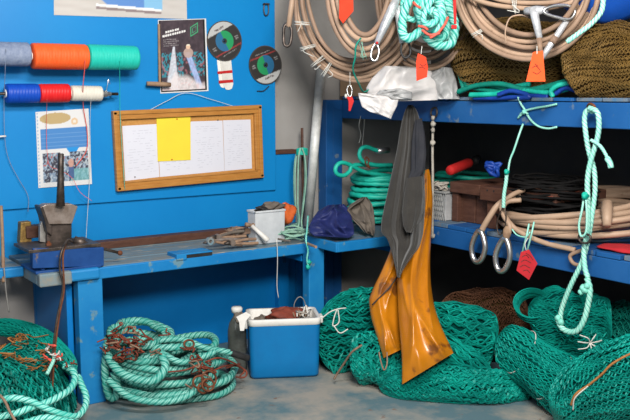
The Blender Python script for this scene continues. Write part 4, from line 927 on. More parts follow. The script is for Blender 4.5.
bundle('brown_net_bundle','large olive brown net bundle at the far right end of the top deck',[(566,72,4.46,20,24),(590,64,4.36,32,36),(625,62,4.20,34,38),(668,62,4.02,32,34)],130,1.3,26,.0026,'brownnet','brownbulk','net bundles on the top deck',37,m_=110,lump=.05)
# green rope & net under it along the front of the top deck
def rope_path(nm,lb,pts,r,mt,cat='rope',lobes=3,pitch=.02,grp=None,parent=None,step=None,sides=12,part=None):
    g=G().tube(smooth([W(*q) for q in pts],step or max(.005,r*.45)),r,sides,lobes=lobes,pitch=pitch)
    if parent is not None: return obj(part or 'rope',g,M[mt],parent,shade=True)
    return tag(obj(nm,g,M[mt],shade=True),lb,cat,grp)
t=thing('green_rope_bundle','dark green and blue ropes lying loose along the front of the top deck','rope',W(520,98,4.62))
for k,(pts,mt) in enumerate((
 ([(462,84,4.95),(480,89,4.86),(510,93,4.70),(540,88,4.56),(572,80,4.44)],'tealropedk'),
 ([(458,92,4.95),(475,86,4.86),(500,84,4.72),(530,90,4.60),(560,84,4.48),(576,78,4.42)],'tealropedk'),
 ([(470,95,4.86),(495,94,4.74),(520,90,4.64),(548,93,4.52),(570,88,4.44)],'tealrope'),
 ([(465,80,4.98),(485,84,4.90),(505,88,4.74),(530,84,4.62)],'tealrope'),
 ([(498,95,4.70),(510,91,4.65),(522,93,4.60),(530,97,4.56),(520,98,4.60)],'bluerope'),
 ([(555,94,4.48),(565,88,4.44),(575,90,4.40),(585,94,4.36)],'bluerope'),
 ([(553,97,4.47),(551,91,4.47),(557,86,4.45),(564,84,4.43),(572,82,4.40)],'tealrope'),
 ([(474,98,4.86),(500,98,4.72),(530,96,4.58),(548,97,4.50)],'bluerope'))):
    rope_path('','',pts,.016 if k<4 else .014,mt,parent=t,part='rope_length')
rope_path('green_net_tail','thin green net cord hanging down at the back left of the brown net',[(452,48,5.05),(455,60,5.0),(459,74,4.96),(463,88,4.92)],.012,'tealropedk')
t=thing('blue_tub','round deep blue plastic tub tilted over the brown net at the top right','tub',W(604,20,4.12))
ta=W(606,-22,4.16); tb=W(610,-52,4.40)-ta
obj('body',G().lathe(ta,tb,[(-.055,0),(-.052,.12),(-.045,.20),(-.02,.235),(.0,.245),(.18,.262),(.20,.265),(.20,.255),(.0,.235)],48),M['bluetub'],t,shade=True)
obj('rim',G().lathe(ta,tb,[(.19,.262),(.19,.276),(.21,.276),(.21,.255)],48),M['bluetub'],t,shade=True)
tc=ta+tb/np.linalg.norm(tb)*.20; tz=np.array([3.39,tc[1],2.50])
for sx_ in (-1,1):
    obj('hanging_rope',G().tube(smooth([tc+RT*.27*sx_,tc+RT*.22*sx_+[0,0,.22],np.array([3.39,tc[1]-.12*sx_,2.50])],.03),.007,6),M['whiterope'],t,shade=True)
rope_path('mint_rope_end','pale mint rope end hanging in front of the blue tub, cut end at left',[(603,-10,3.98),(603,4,3.98),(600,14,3.98),(590,25,4.0),(578,34,4.02),(567,42,4.05)],.013,'mintpale',pitch=.02)
# ============================================================= hanging from the top rail
t=thing('hanging_thick_rope','thick pale mint rope hanging from the top beam in a long twisted loop','rope',on('x',3.48,575,335))
hx=3.505
obj('hook',G().tube(smooth([on('x',3.545,588,112),on('x',3.52,588,106),on('x',3.50,590,104),on('x',3.48,594,106),on('x',3.475,596,112)],.006),.007,8),M['rust'],t,shade=True)
def X(px,py,x): return tuple([px,py,x])
def xrope(pts,r,mt,parent,pitch=.022,part='rope_strand',lobes=3):
    return obj(part,G().tube(smooth([on('x',x,px,py) for px,py,x in pts],max(.005,r*.4)),r,12,lobes=lobes,pitch=pitch),M[mt],parent,shade=True)
xrope([(594,112,3.49),(587.5,110,3.48),(584.5,118,3.48),(586,135,3.48),(589,152,3.49),(594,170,3.50),(595,190,3.50),(592,215,3.49),(588,240,3.48),(582,262,3.47),(571,285,3.46),(562,308,3.46),(560,322,3.455)],.0135,'mintpale',t)
xrope([(589,108,3.475),(597,112,3.465),(599,124,3.465),(597,140,3.47),(591,160,3.47),(587.5,180,3.47),(588,205,3.47),(588,228,3.465),(584,250,3.46),(585,268,3.455),(588,278,3.45)],.0140,'mintpale',t)
xrope([(558,320,3.45),(562,328,3.445),(570,332,3.44),(578,330,3.44),(584,320,3.445),(588,305,3.45),(590,290,3.45),(587,278,3.445)],.0155,'mintpale',t,pitch=.026)
xrope([(591,140,3.46),(600,146,3.455),(606,155,3.45),(609,163,3.45)],.009,'mintpale',t,pitch=.016)
obj('whipped_end',G().tube(smooth([on('x',3.45,*q) for q in ((607,158),(610,163),(611,168))],.006),.014,8),M['mintpale'],t,shade=True)
for c,rr in (((583,288),.017),((587,286),.015),((581,292),.015),((585,290),.017)): obj('knot',G().ball(on('x',3.435,*c),rr,n=8,lump=.15,seed=c[0]),M['mintpale'],t,shade=True)
for c in ((558,318),(561,322)): obj('knot',G().ball(on('x',3.44,*c),.016,n=8,lump=.15,seed=c[0]),M['mintpale'],t,shade=True)
t=thing('knotted_cord','thin mint cord tied with a green knot round the thick hanging rope','cord',on('x',3.42,584,240))
obj('knot',G().ball(on('x',3.42,585,196),.020,.016,.018,n=8,lump=.2),M['tealrope'],t,shade=True)
xrope([(584,197,3.43),(582,210,3.42),(579,225,3.42),(581,236,3.42),(586,232,3.42),(587,215,3.42),(586,200,3.42)],.006,'mintpale',t,pitch=.012,part='cord')
obj('steel_ring',G().tube(smooth([on('x',3.43,*q) for q in ((581,233),(579,239),(583,243),(589,242),(590,236))],.006,closed=True),.006,8,closed=True),M['iron'],t,shade=True)
t=thing('hanging_thin_cord','thin mint cord with a green knot hanging down to the lower hose coil','cord',on('x',3.45,504,208))
xrope([(523,124,3.52),(519,135,3.48),(514,150,3.47),(510,160,3.465),(508,172,3.46)],.006,'mintpale',t,pitch=.012,part='cord')
xrope([(507,172,3.46),(506,182,3.455),(504,195,3.45),(503.5,208,3.45)],.011,'mintpale',t,pitch=.016,part='cord')
obj('knot',G().ball(on('x',3.45,506.5,172),.014,n=8,lump=.2),M['tealrope'],t,shade=True)
obj('wire_ring',G().tube(smooth([on('x',3.44,*q) for q in ((503,208),(498,218),(497,228),(500,235),(505,226),(506,214))],.008,closed=True),.0035,6,closed=True),M['iron'],t,shade=True)
t=thing('beam_tie_cord','mint cord knotted on the top beam with two loose ends','cord',on('x',3.53,525,124))
for pts in ([(518,97,3.53),(521,104,3.525),(525,110,3.525),(530,119,3.525),(538,126,3.525),(548,128.5,3.525),(557,127,3.525)],[(520,116,3.527),(525,111,3.524),(536,108,3.525),(548,106,3.526),(557,104,3.53)],[(518,118,3.53),(523,112,3.52),(528,114,3.52)]):
    xrope(pts,.006,'mintpale',t,pitch=.012,part='cord')
obj('knot',G().ball(on('x',3.52,524,112),.012,n=7,lump=.2),M['mintpale'],t,shade=True)
t=thing('white_knotted_rope','grubby white rope with two knots hanging from a black shackle on the beam','rope',on('x',3.48,433,240))
xr=lambda pts,r,part='rope': obj(part,G().tube(smooth([on('x',x,px,py) for px,py,x in pts],.005),r,10,lobes=3,pitch=.014),M['whiterope'],t,shade=True)
xr([(433,122,3.50),(432.5,150,3.49),(432.8,180,3.48),(432.5,215,3.48),(432.5,236,3.48)],.0085)
for c,rr in (((433,124),.015),((433,130),.012),((432.6,143),.016),((432.8,236),.013),((433,118),.012)): obj('knot',G().ball(on('x',3.485,*c),rr,rr,rr*1.1,n=8,lump=.2,seed=int(c[1])),M['whiterope'],t,shade=True)
obj('shackle',G().tube(smooth([on('x',3.51,*q) for q in ((432,109),(431,114),(434,117.5),(437,114),(436,108))],.005,closed=True),.006,8,closed=True),M['iron'],t,shade=True)
# ---- thimbles over the lower rail (ends of the lower beige hose)
# ============================================================= lower deck
t=ropecoil('lower_hose_coil','big beige hose coiled on the lower deck around the black cable coil','hose',(3.93,3.10),.33,.45,10,.833,.010,.0165,'hose',44,.030,part='hose_loop',sides=10,dec=-.004,tilt=.065,tiltdir=-.6)
xo=lambda pts,r,mt,part: obj(part,G().tube(smooth([on('x',x,px,py) for px,py,x in pts],.01),r,10),M[mt],t,shade=True)
xo([(520,196,3.62),(508,198,3.56),(497,206,3.50),(490,216,3.47),(484,226,3.455),(480.5,233,3.45)],.0165,'hose','hose_end')
xo([(524,190,3.64),(512,195,3.55),(502,204,3.49),(504,216,3.46),(510,226,3.45),(508,236,3.445)],.0135,'hose','hose_end')
xo([(521,200,3.58),(507,202,3.52),(503,210,3.48),(508,221,3.46),(520,232,3.47),(545,243,3.50),(575,250,3.52)],.0135,'hose','hose_end')
obj('splice_sleeve',G().lathe(on('x',3.445,508,226),on('x',3.44,506,240)-on('x',3.445,508,226),[(0,.012),(.02,.022),(.05,.022),(.075,.012)],12),M['stick'],t,shade=True)
def thimble(c,hw,hh,ang,xp,lb,r=.0155):
    pts=[]; a=math.radians(ang)
    for q in np.linspace(0,2*np.pi,17)[:-1]:
        u=hw*math.cos(q)*(1-.35*math.sin(q)*.9 if math.sin(q)>0 else 1); v=-hh*math.sin(q)
        pts.append(on('x',xp+.004*math.cos(q),c[0]+u*math.cos(a)-v*math.sin(a),c[1]+u*math.sin(a)+v*math.cos(a)))
    obj('steel_thimble',G().tube(smooth(pts,.008,closed=True),r,10,closed=True),M['steel'],t,shade=True,label=lb)
thimble((478.5,246.5),6.8,15.5,4,3.44,'left steel thimble')
thimble((503,255),7.2,16.5,7,3.435,'right steel thimble')
obj('hose_end',G().tube(smooth([on('x',X_,*q) for *q,X_ in ((588,249,3.53),(577,252,3.51),(570,256,3.50),(573,263,3.50),(581,266,3.50))],.01),.010,8),M['hose2'],t,shade=True)
obj('splice_sleeve',G().lathe(on('x',3.62,607,226),on('x',3.70,607,199)-on('x',3.62,607,226),[(0,0),(0,.020),(.05,.026),(.10,.030),(.14,.027),(.15,0)],14),M['hose'],t,shade=True)
for px,py,x in ((528,234,3.47),(533,232,3.47)):
    obj('cord_tie',G().tube(smooth([on('x',x,px+1,py-10),on('x',x-.03,px-1,py),on('x',x-.02,px-4,py+12),on('x',x,px-6,py+20)],.008),.005,6),M['mintpale'],t,shade=True)
obj('cord_tie',G().tube(smooth([on('x',3.44,512,229),on('x',3.44,517,235),on('x',3.44,526,237),on('x',3.44,530,232)],.008),.004,6),M['mintpale'],t,shade=True)
# black cables inside/on top
t2=thing('black_cable_coil','coil of thin black cables with a few red strands inside the beige hose coil','cable',(3.90,3.20,1.0))
rg=random.Random(8)
for k in range(44):
    rx,ry=rg.uniform(.12,.21),rg.uniform(.17,.30); ox,oy=rg.uniform(-.04,.03),rg.uniform(-.06,.06); z=.885+.0054*k+rg.uniform(0,.02); ph=rg.random()*6; tl=rg.uniform(0,.035)
    pts=[(3.80+ox+rx*math.cos(a),3.25+oy+ry*math.sin(a),z+tl*math.sin(a+ph)+rg.uniform(-.008,.008)) for a in np.linspace(0,2*np.pi,15)[:-1]]
    obj('cable_loop',G().tube(smooth(pts,.02,closed=True),.0065,6,closed=True),M['rope_rust' if k in (9,17,30) else 'cable'],t2,shade=True)
obj('cable_core',G().lathe((3.81,3.25,.836),(0,0,1),[(0,0),(0,.16),(.10,.17),(.18,.15),(.22,.08),(.22,0)],28),M['cable'],t2,shade=True)
o=blob('red_cloth','red plastic sheet lying under the hose at the far right of the lower deck','sheet',[3.66,2.60,.845],(.10,.16,.014),'redtag',.1,4)
# brown crate
t=thing('brown_crate','dark brown slatted wooden crate at the far end of the lower deck','crate',(3.95,3.62,.832))
cx0=3.64
for (a,b,z0,z1,x) in ((3.85,3.60,1.01,1.075,3.640),(3.56,3.32,.995,1.075,3.600)):
    obj('top_block',G().box(x,x+.42,b,a,z0,z1),M['brownwood'],t,bevel=.006)
obj('top_board',G().box(3.66,4.08,3.06,3.30,1.02,1.07),M['brownwood'],t,bevel=.004)
for k in range(6):
    y1=3.80-.115*k; obj('side_slat',G().box(3.70,3.722,y1-.107,y1,.834,1.02),M['brownwood'],t,bevel=.004)
obj('foot',G().box(3.63,3.70,3.46,3.53,.833,.995),M['brownwood'],t,bevel=.005)
obj('foot',G().box(3.66,3.70,3.80,3.85,.833,1.01),M['brownwood'],t,bevel=.005)
obj('end_slat',G().box(3.70,4.06,3.80,3.822,.834,1.02),M['brownwood'],t,bevel=.004)
obj('back_slat',G().box(4.04,4.06,3.10,3.80,.834,1.02),M['brownwood'],t,bevel=.004)
for y_,z_ in ((3.50,1.055),(3.45,1.055)): obj('nail_hole',G().lathe((3.5995,y_,z_),(1,0,0),[(-.001,0),(-.001,.006),(.01,.006)],8),M['black'],t)
t=thing('red_float','red cylindrical float lying tilted on the brown crate','float',on('x',3.80,460,172))
a=on('x',3.78,449,171); b=on('x',4.12,476,160)
obj('body',G().lathe(a,b-a,[(0,0),(.004,.026),(.02,.032),(.25,.032),(.27,.028),(.275,0)],20),M['redplastic'],t,shade=True)
obj('end_cap',G().lathe(b,b-a,[(-.01,.030),(.02,.030),(.03,.02),(.03,0)],16),M['black'],t,shade=True)
t=thing('blue_rope_scrap','crumpled blue rope scrap on the brown crate','rope',on('x',3.70,493,178))
rg=random.Random(2); c=on('x',3.70,494,171)
for k in range(4): obj('rope_turn',G().tube(smooth([c+np.array([rg.uniform(-.04,.04),rg.uniform(-.05,.05),rg.uniform(-.03,.05)]) for _ in range(6)],.01,closed=True),.010,8,closed=True),M['bluerope'],t,shade=True)
t=thing('wire_basket','grey plastic mesh basket beside the brown crate','basket',(3.72,3.93,.833))
g=G()
for k in range(9): g.tube([(3.62,3.86+.018*k,.833),(3.62,3.86+.018*((k+4)%9 if False else k)+.05,1.0)],.003,5)
for k in range(9): g.tube([(3.62,3.91+.018*k,.833),(3.62,3.86+.018*k,1.0)],.003,5)
o=obj('mesh_side',g,M['skirt'],t); o['kind']='stuff'
obj('rim',G().box(3.61,3.80,3.86,4.05,1.0,1.012),M['skirt'],t,bevel=.002)
obj('liner',G().box(3.63,3.79,3.87,4.04,.834,.995),M['clearplastic'],t,bevel=.004)
t=thing('white_twine_tangle','tangle of whitish twine on top of the grey basket','twine',(3.66,3.94,1.013))
rg=random.Random(5)
for k in range(7): obj('twine_loop',G().tube(smooth([np.array([3.64,3.95,1.035])+np.array([rg.uniform(-.04,.04),rg.uniform(-.07,.07),rg.uniform(-.018,.03)]) for _ in range(6)],.01,closed=True),.005,6,closed=True),M['whiterope'],t,shade=True)
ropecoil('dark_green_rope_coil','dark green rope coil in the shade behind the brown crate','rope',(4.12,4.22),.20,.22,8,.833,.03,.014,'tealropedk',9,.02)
# ============================================================= grey overalls and oilskins
def drape(nm,lb,rows,mt,parent,folds=6,amp=.012,seed=2,nu=96,nv=110,wide=(.05,.14),slope=(-.25,.25),ridges=None,ripple=.1,sharp=1.5):
    """hollow hanging garment tube with broad folds; rows: ((lx,ly),(rx,ry),d,half depth)"""
    r=np.random.default_rng(seed); K=np.array([(a[0],a[1],b[0],b[1],d,h) for a,b,d,h in rows],float)
    k=np.linspace(0,len(K)-1,nv); R=np.stack([np.interp(k,np.arange(len(K)),K[:,i]) for i in range(6)],-1)
    ker=np.hanning(13)[1:-1]; ker/=ker.sum()
    for c_ in range(6):
        e=np.pad(R[:,c_],5,mode='reflect',reflect_type='odd'); R[:,c_]=np.convolve(e,ker,'valid')
    rd=ridges or [(r.uniform(.05,.95),r.uniform(*slope),r.uniform(0,1),r.uniform(*wide),r.choice([-1,1])*r.uniform(.5,1),r.uniform(.25,.7)) for _ in range(folds)]
    a=np.arange(nu)[:,None]*2*np.pi/nu; v=np.linspace(0,1,nv)[None]
    c_,s_=np.cos(a),np.sin(a); u=.5+.5*np.sign(c_)*np.abs(c_)**.85+0*v
    f=0
    for u0,sl,v0,w_,b,vl in rd:
        x=(u-u0-sl*(v-v0))/w_; f=f+b*np.exp(-np.abs(x)**sharp)*np.exp(-((v-v0)/vl)**2)
    f=f+ripple*np.sin(23*u+9*v+seed)*np.sin(17*v-5*u)
    px=R[:,0]*(1-u)+R[:,2]*u; py=R[:,1]*(1-u)+R[:,3]*u
    dd=R[:,4]-R[:,5]*np.sign(s_)*np.abs(s_)**.8-amp*f*np.where(s_>0,1,-.35)*np.minimum(1,np.abs(s_)*1.6)
    P=CP+(FW*FPX+RT*(px-315)[...,None]+UP*(210-py)[...,None])*(dd/FPX)[...,None]
    Pi=P.copy(); mid=(P.mean(0))[None]; Pi=P+(mid-P)*.05
    g=G().grid(P,True); g.grid(Pi[::-1],True)
    for row in (0,nv-1):
        V=np.concatenate([P[:,row],Pi[:,row]]); i=np.arange(nu); i2=(i+1)%nu
        g.add(V,np.stack([i,i2,i2+nu,i+nu],-1))
    return obj(nm,g,M[mt],parent,shade=True)
t=thing('grey_overalls','grey-brown cloth jacket hanging from the top beam over the oilskins','jacket',W(402,276,5.05))
drape('jacket_body','',[((408,105),(413,105),5.12,.015),((404,112),(418,112),5.10,.03),((400,130),(422,130),5.07,.04),((397,150),(424,150),5.03,.045),((392,172),(424,172),5.0,.05),((388,190),(425,190),4.96,.05),((384,208),(425,208),4.92,.05),((381,224),(424,224),4.89,.05),((381,233),(423,236),4.86,.05),((387,238),(420,248),4.82,.045),((390,246),(413,256),4.79,.035),((393,258),(406,265),4.75,.025),((396,270),(401,274),4.72,.012),((397,277),(400,278),4.71,.005)],'greycloth',t,seed=5,amp=.075,folds=13,wide=(.05,.11),slope=(-.3,.2),sharp=1.2,ripple=.05)
drape('black_lining','',[((415,120),(422,118),5.03,.012),((412,138),(425,134),4.99,.02),((411,155),(426.5,152),4.96,.02),((411,170),(425,170),4.93,.018),((408,178),(418,181),4.92,.008)],'blackcloth',t,seed=8,amp=.012,folds=4)
drape('hanging_fold','',[((407,178),(422,176),4.92,.015),((404,195),(424,195),4.88,.022),((402,212),(423,212),4.84,.022),((403,226),(419,226),4.81,.012),((406,232),(413,233),4.80,.005)],'greycloth',t,seed=9,amp=.02,folds=5)
obj('hanging_nail',G().tube([on('x',3.545,411,108),on('x',3.46,411,106)],.005,8),M['iron'],t)
t=thing('oilskin_trousers','shiny yellow-orange oilskin trousers hanging beneath the grey jacket onto the nets','trousers',W(402,383,4.75))
drape('right_leg','',[((425,170),(429,169),5.10,.012),((423.5,178),(431,178),5.08,.02),((421,200),(433,200),5.04,.03),((416,220),(432,220),5.0,.04),((405,240),(431,240),4.93,.05),((399,262),(430,262),4.86,.06),((397,285),(431,285),4.78,.065),((398,305),(434,305),4.70,.065),((399,325),(439,321),4.62,.06),((401,345),(446,337),4.56,.05),((402,362),(451,347),4.53,.04),((402,384.5),(453.5,353),4.52,.022)],'oil',t,amp=.05,ripple=.02,sharp=1.1,ridges=[(.42,-.25,.50,.16,1.1,.25),(.70,.9,.80,.10,.9,.10),(.30,-.9,.78,.10,.7,.12),(.85,-.5,.62,.12,.8,.16),(.20,.8,.58,.10,.6,.10),(.62,-.7,.40,.10,.6,.14),(.5,1.2,.66,.07,.55,.08),(.80,.4,.93,.12,.7,.10),(.35,.3,.95,.16,.8,.12),(.55,0,.25,.2,.6,.2)])
drape('left_leg','',[((394,240),(406,240),4.95,.02),((388,256),(404,256),4.93,.035),((381,272),(402,272),4.90,.045),((374,286),(400,286),4.87,.05),((368.5,300),(400,300),4.84,.05),((371,318),(401,316),4.80,.05),((376,334),(402,332),4.74,.045),((381,350),(402,344),4.70,.035),((383.5,358),(402,349),4.68,.02)],'oil',t,amp=.045,ripple=.02,sharp=1.1,ridges=[(.35,.3,.6,.2,.9,.25),(.65,-.9,.45,.10,.8,.12),(.6,.9,.78,.10,.8,.12),(.25,-.6,.85,.12,.7,.12),(.45,-.8,.25,.10,.6,.15)])
obj('drawcord',G().tube(smooth([W(397,277,4.79),W(389,288,4.78),W(379,298,4.76),W(372,305,4.76)],.01),.004,6),M['black'],t,shade=True)
# ============================================================= FLOOR NETS
gn='green net bundles under the corner shelf'
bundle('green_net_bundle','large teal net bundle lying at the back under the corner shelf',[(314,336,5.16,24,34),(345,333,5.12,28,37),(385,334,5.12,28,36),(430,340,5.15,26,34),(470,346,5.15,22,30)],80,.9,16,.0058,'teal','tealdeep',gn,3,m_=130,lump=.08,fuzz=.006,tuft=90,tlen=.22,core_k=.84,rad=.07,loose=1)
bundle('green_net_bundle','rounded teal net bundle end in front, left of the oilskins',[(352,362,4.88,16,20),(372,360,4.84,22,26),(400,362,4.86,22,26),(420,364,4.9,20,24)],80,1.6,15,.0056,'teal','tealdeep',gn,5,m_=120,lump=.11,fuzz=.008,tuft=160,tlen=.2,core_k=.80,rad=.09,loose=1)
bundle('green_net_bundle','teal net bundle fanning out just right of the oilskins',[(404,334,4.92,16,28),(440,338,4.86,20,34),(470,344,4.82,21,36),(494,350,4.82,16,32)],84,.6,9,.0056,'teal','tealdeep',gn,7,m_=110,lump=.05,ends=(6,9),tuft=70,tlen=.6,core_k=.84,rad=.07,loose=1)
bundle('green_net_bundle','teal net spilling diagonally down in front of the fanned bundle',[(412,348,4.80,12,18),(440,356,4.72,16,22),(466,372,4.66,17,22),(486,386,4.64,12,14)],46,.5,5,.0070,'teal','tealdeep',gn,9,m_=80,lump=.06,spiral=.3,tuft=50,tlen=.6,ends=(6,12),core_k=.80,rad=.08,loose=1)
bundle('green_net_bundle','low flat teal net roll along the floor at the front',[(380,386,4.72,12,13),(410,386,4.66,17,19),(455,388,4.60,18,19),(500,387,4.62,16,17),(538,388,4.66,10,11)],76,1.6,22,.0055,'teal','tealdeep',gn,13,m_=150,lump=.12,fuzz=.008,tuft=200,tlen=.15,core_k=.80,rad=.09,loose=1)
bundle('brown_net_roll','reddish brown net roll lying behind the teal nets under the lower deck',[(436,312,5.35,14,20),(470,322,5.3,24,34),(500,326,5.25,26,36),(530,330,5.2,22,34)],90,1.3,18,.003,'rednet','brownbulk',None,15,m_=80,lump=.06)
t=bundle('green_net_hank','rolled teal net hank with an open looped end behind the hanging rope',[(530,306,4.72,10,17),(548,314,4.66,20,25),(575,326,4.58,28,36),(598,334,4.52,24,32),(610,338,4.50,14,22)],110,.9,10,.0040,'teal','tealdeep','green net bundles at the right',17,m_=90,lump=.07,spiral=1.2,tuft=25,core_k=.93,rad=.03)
g=G()
rg=np.random.default_rng(3)
P=[]
for k in range(46):
    rr=1-.012*(k%16)+rg.uniform(-.02,.02); z=.0022*k
    P.append([W(532+19*rr*math.cos(a)+.12*k*.6,303+15*rr*math.sin(a)+.15*k,4.56+z+.05*math.cos(a)) for a in np.linspace(0,2*np.pi,40)])
g.strands(np.array(P),.003); o=obj('open_loop',g,M['teal'],t); o['kind']='stuff'
for k in range(7):
    a=k*math.pi*2/7+.3; c=np.array(W(590,343,4.30)); 
    obj('tie_end',G().tube(smooth([c,c+RT*.03*math.cos(a)+UP*.03*math.sin(a)-FW*.02,c+RT*(.06+.02*(k%3))*math.cos(a)+UP*.045*math.sin(a)],.008),.003,5),M['string'],t)
t=bundle('green_net_bundle','tied teal net bundle running diagonally to the lower right corner',[(500,336,4.72,15,18),(520,352,4.60,22,25),(548,374,4.48,25,28),(580,396,4.36,27,30),(622,432,4.22,28,30)],110,1.0,20,.0040,'teal','tealdeep','green net bundles at the right',19,m_=130,lump=.06,tuft=25,core_k=.93,rad=.03)
nettie(t,521,352,4.56,24,9,-58); nettie(t,553,377,4.44,27,9,-52)
t=bundle('green_net_bundle','teal net bundle with an orange edge cord in the bottom right corner',[(556,420,4.20,20,22),(584,398,4.16,30,32),(618,380,4.10,36,38),(660,362,4.04,36,38)],120,1.0,18,.0038,'teal','tealdeep','green net bundles at the right',23,m_=120,lump=.05,tuft=25,core_k=.93,rad=.03)
obj('edge_cord',G().tube(smooth([W(571,405,3.98),W(576,394,3.95),W(590,384,3.92),(W(602,374,3.90)),W(612,364,3.88),W(630,354,3.86),W(645,350,3.86)],.006),.006,8,lobes=3,pitch=.012),M['orangetwine'],t,shade=True)
obj('edge_cord',G().tube(smooth([W(573,410,3.98),W(575,398,3.95),W(588,386,3.92)],.006),.003,6),M['string'],t,shade=True)
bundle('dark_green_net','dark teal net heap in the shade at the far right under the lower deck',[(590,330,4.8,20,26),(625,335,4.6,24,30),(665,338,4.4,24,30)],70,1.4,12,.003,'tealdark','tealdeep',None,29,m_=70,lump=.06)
# loose white ties on the left bundle
t=thing('white_twine_ties','thin whitish twine lashed round the back teal net near the cooler','twine',W(335,350,4.9))
for pts in ([(322,318,4.86),(330,312,4.86),(338,309,4.86),(346,308,4.88)],[(337,309,4.86),(334,318,4.86),(333,326,4.86),(339,322,4.86),(338,310,4.86)],[(334,326,4.86),(340,333,4.84),(348,329,4.84)]):
    rope_path('','',pts,.0035,'string',parent=t,lobes=0,sides=6,part='twine')
rope_path('brown_strap_end','flat brown strap end lying on the floor in front of the left teal net',[(362,345,4.70),(352,352,4.72),(345,362,4.78),(337,374,4.84),(334,379,4.83)],.006,'tan2',cat='strap',lobes=0,sides=6)
rope_path('brown_cord_piece','brown cord hanging from the left oilskin leg over the net',[(379,352,4.62),(381,362,4.60),(384,370,4.60),(387,364,4.60),(387,352,4.62)],.004,'tan2',cat='cord',lobes=0,sides=6)
# ============================================================= COOLER
c0=np.array([2.399,4.122,0]); c1=np.array([2.754,3.942,0]); ex=(c1-c0); Wc=np.linalg.norm(ex); ex/=Wc; ey=np.array([-ex[1],ex[0],0]); 
t=thing('cool_box','open blue cool box with a grimy white rim standing on the floor','cool box',(c0+c1)/2+ey*.13)
Hc,Dc=.345,.26
def rr_ring(w,d,z,k=6,rad=.03,ins=0):
    out=[]
    for (sx,sy,a0) in ((1,-1,-90),(1,1,0),(-1,1,90),(-1,-1,180)):
        cx,cy=sx*(w/2-rad),sy*(d/2-rad)
        for i in range(k):
            a=math.radians(a0+90*i/(k-1)); out.append((c0+c1)/2+ey*Dc/2+ex*(cx+rad*math.cos(a))+ey*(cy+rad*math.sin(a))+np.array([0,0,z]))
    return np.array(out)
def stack(rings): return np.array(rings).transpose(1,0,2)
w0=Wc*.985
g=G().grid(stack([rr_ring(w0*.90,Dc*.86,.003,rad=.02),rr_ring(w0*.97,Dc*.95,.004),rr_ring(w0,Dc,.018),rr_ring(w0*1.005,Dc*1.005,.10),rr_ring(w0*1.03,Dc*1.04,Hc-.034)]),True)
g.add(rr_ring(w0*.90,Dc*.86,.003,rad=.02),np.array([list(range(23,-1,-1))]))
obj('blue_body',g,M['cooler'],t,shade=True)
g=G().grid(stack([rr_ring(w0*1.02,Dc*1.03,Hc-.038),rr_ring(w0*1.05,Dc*1.07,Hc-.034),rr_ring(w0*1.055,Dc*1.08,Hc-.004),rr_ring(w0*1.045,Dc*1.06,Hc),rr_ring(w0*.97,Dc*.93,Hc),rr_ring(w0*.95,Dc*.90,Hc-.008),rr_ring(w0*.90,Dc*.84,.05),rr_ring(w0*.3,Dc*.3,.04,rad=.02)]),True)
wl=obj('white_liner',g,M['white'],t,shade=True,label='off-white rim and liner')
ctr2=(c0+c1)/2+ey*Dc/2
obj('hinge_lug',G().obox(ctr2-ex*(w0*.56)-ey*.06+[0,0,Hc-.03],ex*.012,ey*.03,np.array([0,0,.03])),M['white'],wl,bevel=.003)
obj('hinge_lug',G().obox(ctr2+ex*(w0*.545)-ey*.06+[0,0,Hc-.02],ex*.008,ey*.03,np.array([0,0,.02])),M['white'],wl,bevel=.003)
def inbox(a,b,z): return ctr2+ex*a+ey*b+np.array([0,0,z])
o=blob('dark_red_cloth','dark red cloth lying in the open cool box','cloth',inbox(.01,.0,Hc-.005),(.10,.075,.035),'redcloth',.25,3)
o=blob('brown_rag','dark brown rag in the left end of the open cool box','rag',inbox(-.11,.0,Hc-.045),(.06,.06,.03),'tan',.3,6)
t=thing('wire_tangle','tangle of grey wire and sticks in the right end of the cool box','wire',inbox(.12,0,Hc-.03))
rg=random.Random(6)
for k in range(8):
    pts=[inbox(.12+rg.uniform(-.05,.05),rg.uniform(-.07,.07),Hc-.03+rg.uniform(0,.05)) for _ in range(6)]
    obj('wire_turn',G().tube(smooth(pts,.01,closed=True),.0038,6,closed=True),M['wirem' if k%3 else 'whiterope'],t,shade=True)
obj('wire_bow',G().tube(smooth([inbox(.07,.02,Hc-.02),inbox(.07,.02,Hc+.05),inbox(.10,.02,Hc+.09),inbox(.13,.02,Hc+.06),inbox(.14,.02,Hc-.02)],.01),.003,6),M['wirem'],t,shade=True)
for k in range(6):
    a=inbox(.06+.016*k,-.07,Hc+.0); obj('stick',G().tube([a,a+ex*rg.uniform(-.01,.04)+ey*.09+np.array([0,0,.016+.004*k])],.0045,6),M['cream' if k%2 else 'stick'],t)
# bottle and rags left of the cooler
bc=on('z',0,243,372)*[1,1,0]; bc=np.array([2.42,4.30,0])
t=thing('clear_bottle','clear plastic bottle with a white cap standing behind the cool box','bottle',bc)
obj('bottle_body',G().lathe(bc,(0,0,1),[(.001,0),(.001,.050),(.02,.055),(.24,.055),(.29,.045),(.33,.020),(.36,.018),(.36,0)],24),M['murky'],t,shade=True)
obj('dark_contents',G().lathe(bc,(0,0,1),[(.004,0),(.004,.045),(.02,.050),(.17,.050),(.17,0)],24),M['tan'],t,shade=True)
obj('white_cap',G().lathe(bc,(0,0,1),[(.350,.0),(.350,.030),(.375,.033),(.383,.026),(.385,0)],20),M['white'],t,shade=True)
o=blob('grey_rag','pale grey rag draped at the left corner of the cool box','rag',W(240,318,4.84),(.035,.03,.028),'tan',.3,9)
o=tag(obj('pale_scrap',G().prism([W(*q,4.80) for q in ((236,317),(246,312),(251,315),(246,321),(244,331),(240,331),(239,322))],FW*.012),M['white'],bevel=.002),'pale plastic scrap hanging on the left corner of the cool box','scrap')
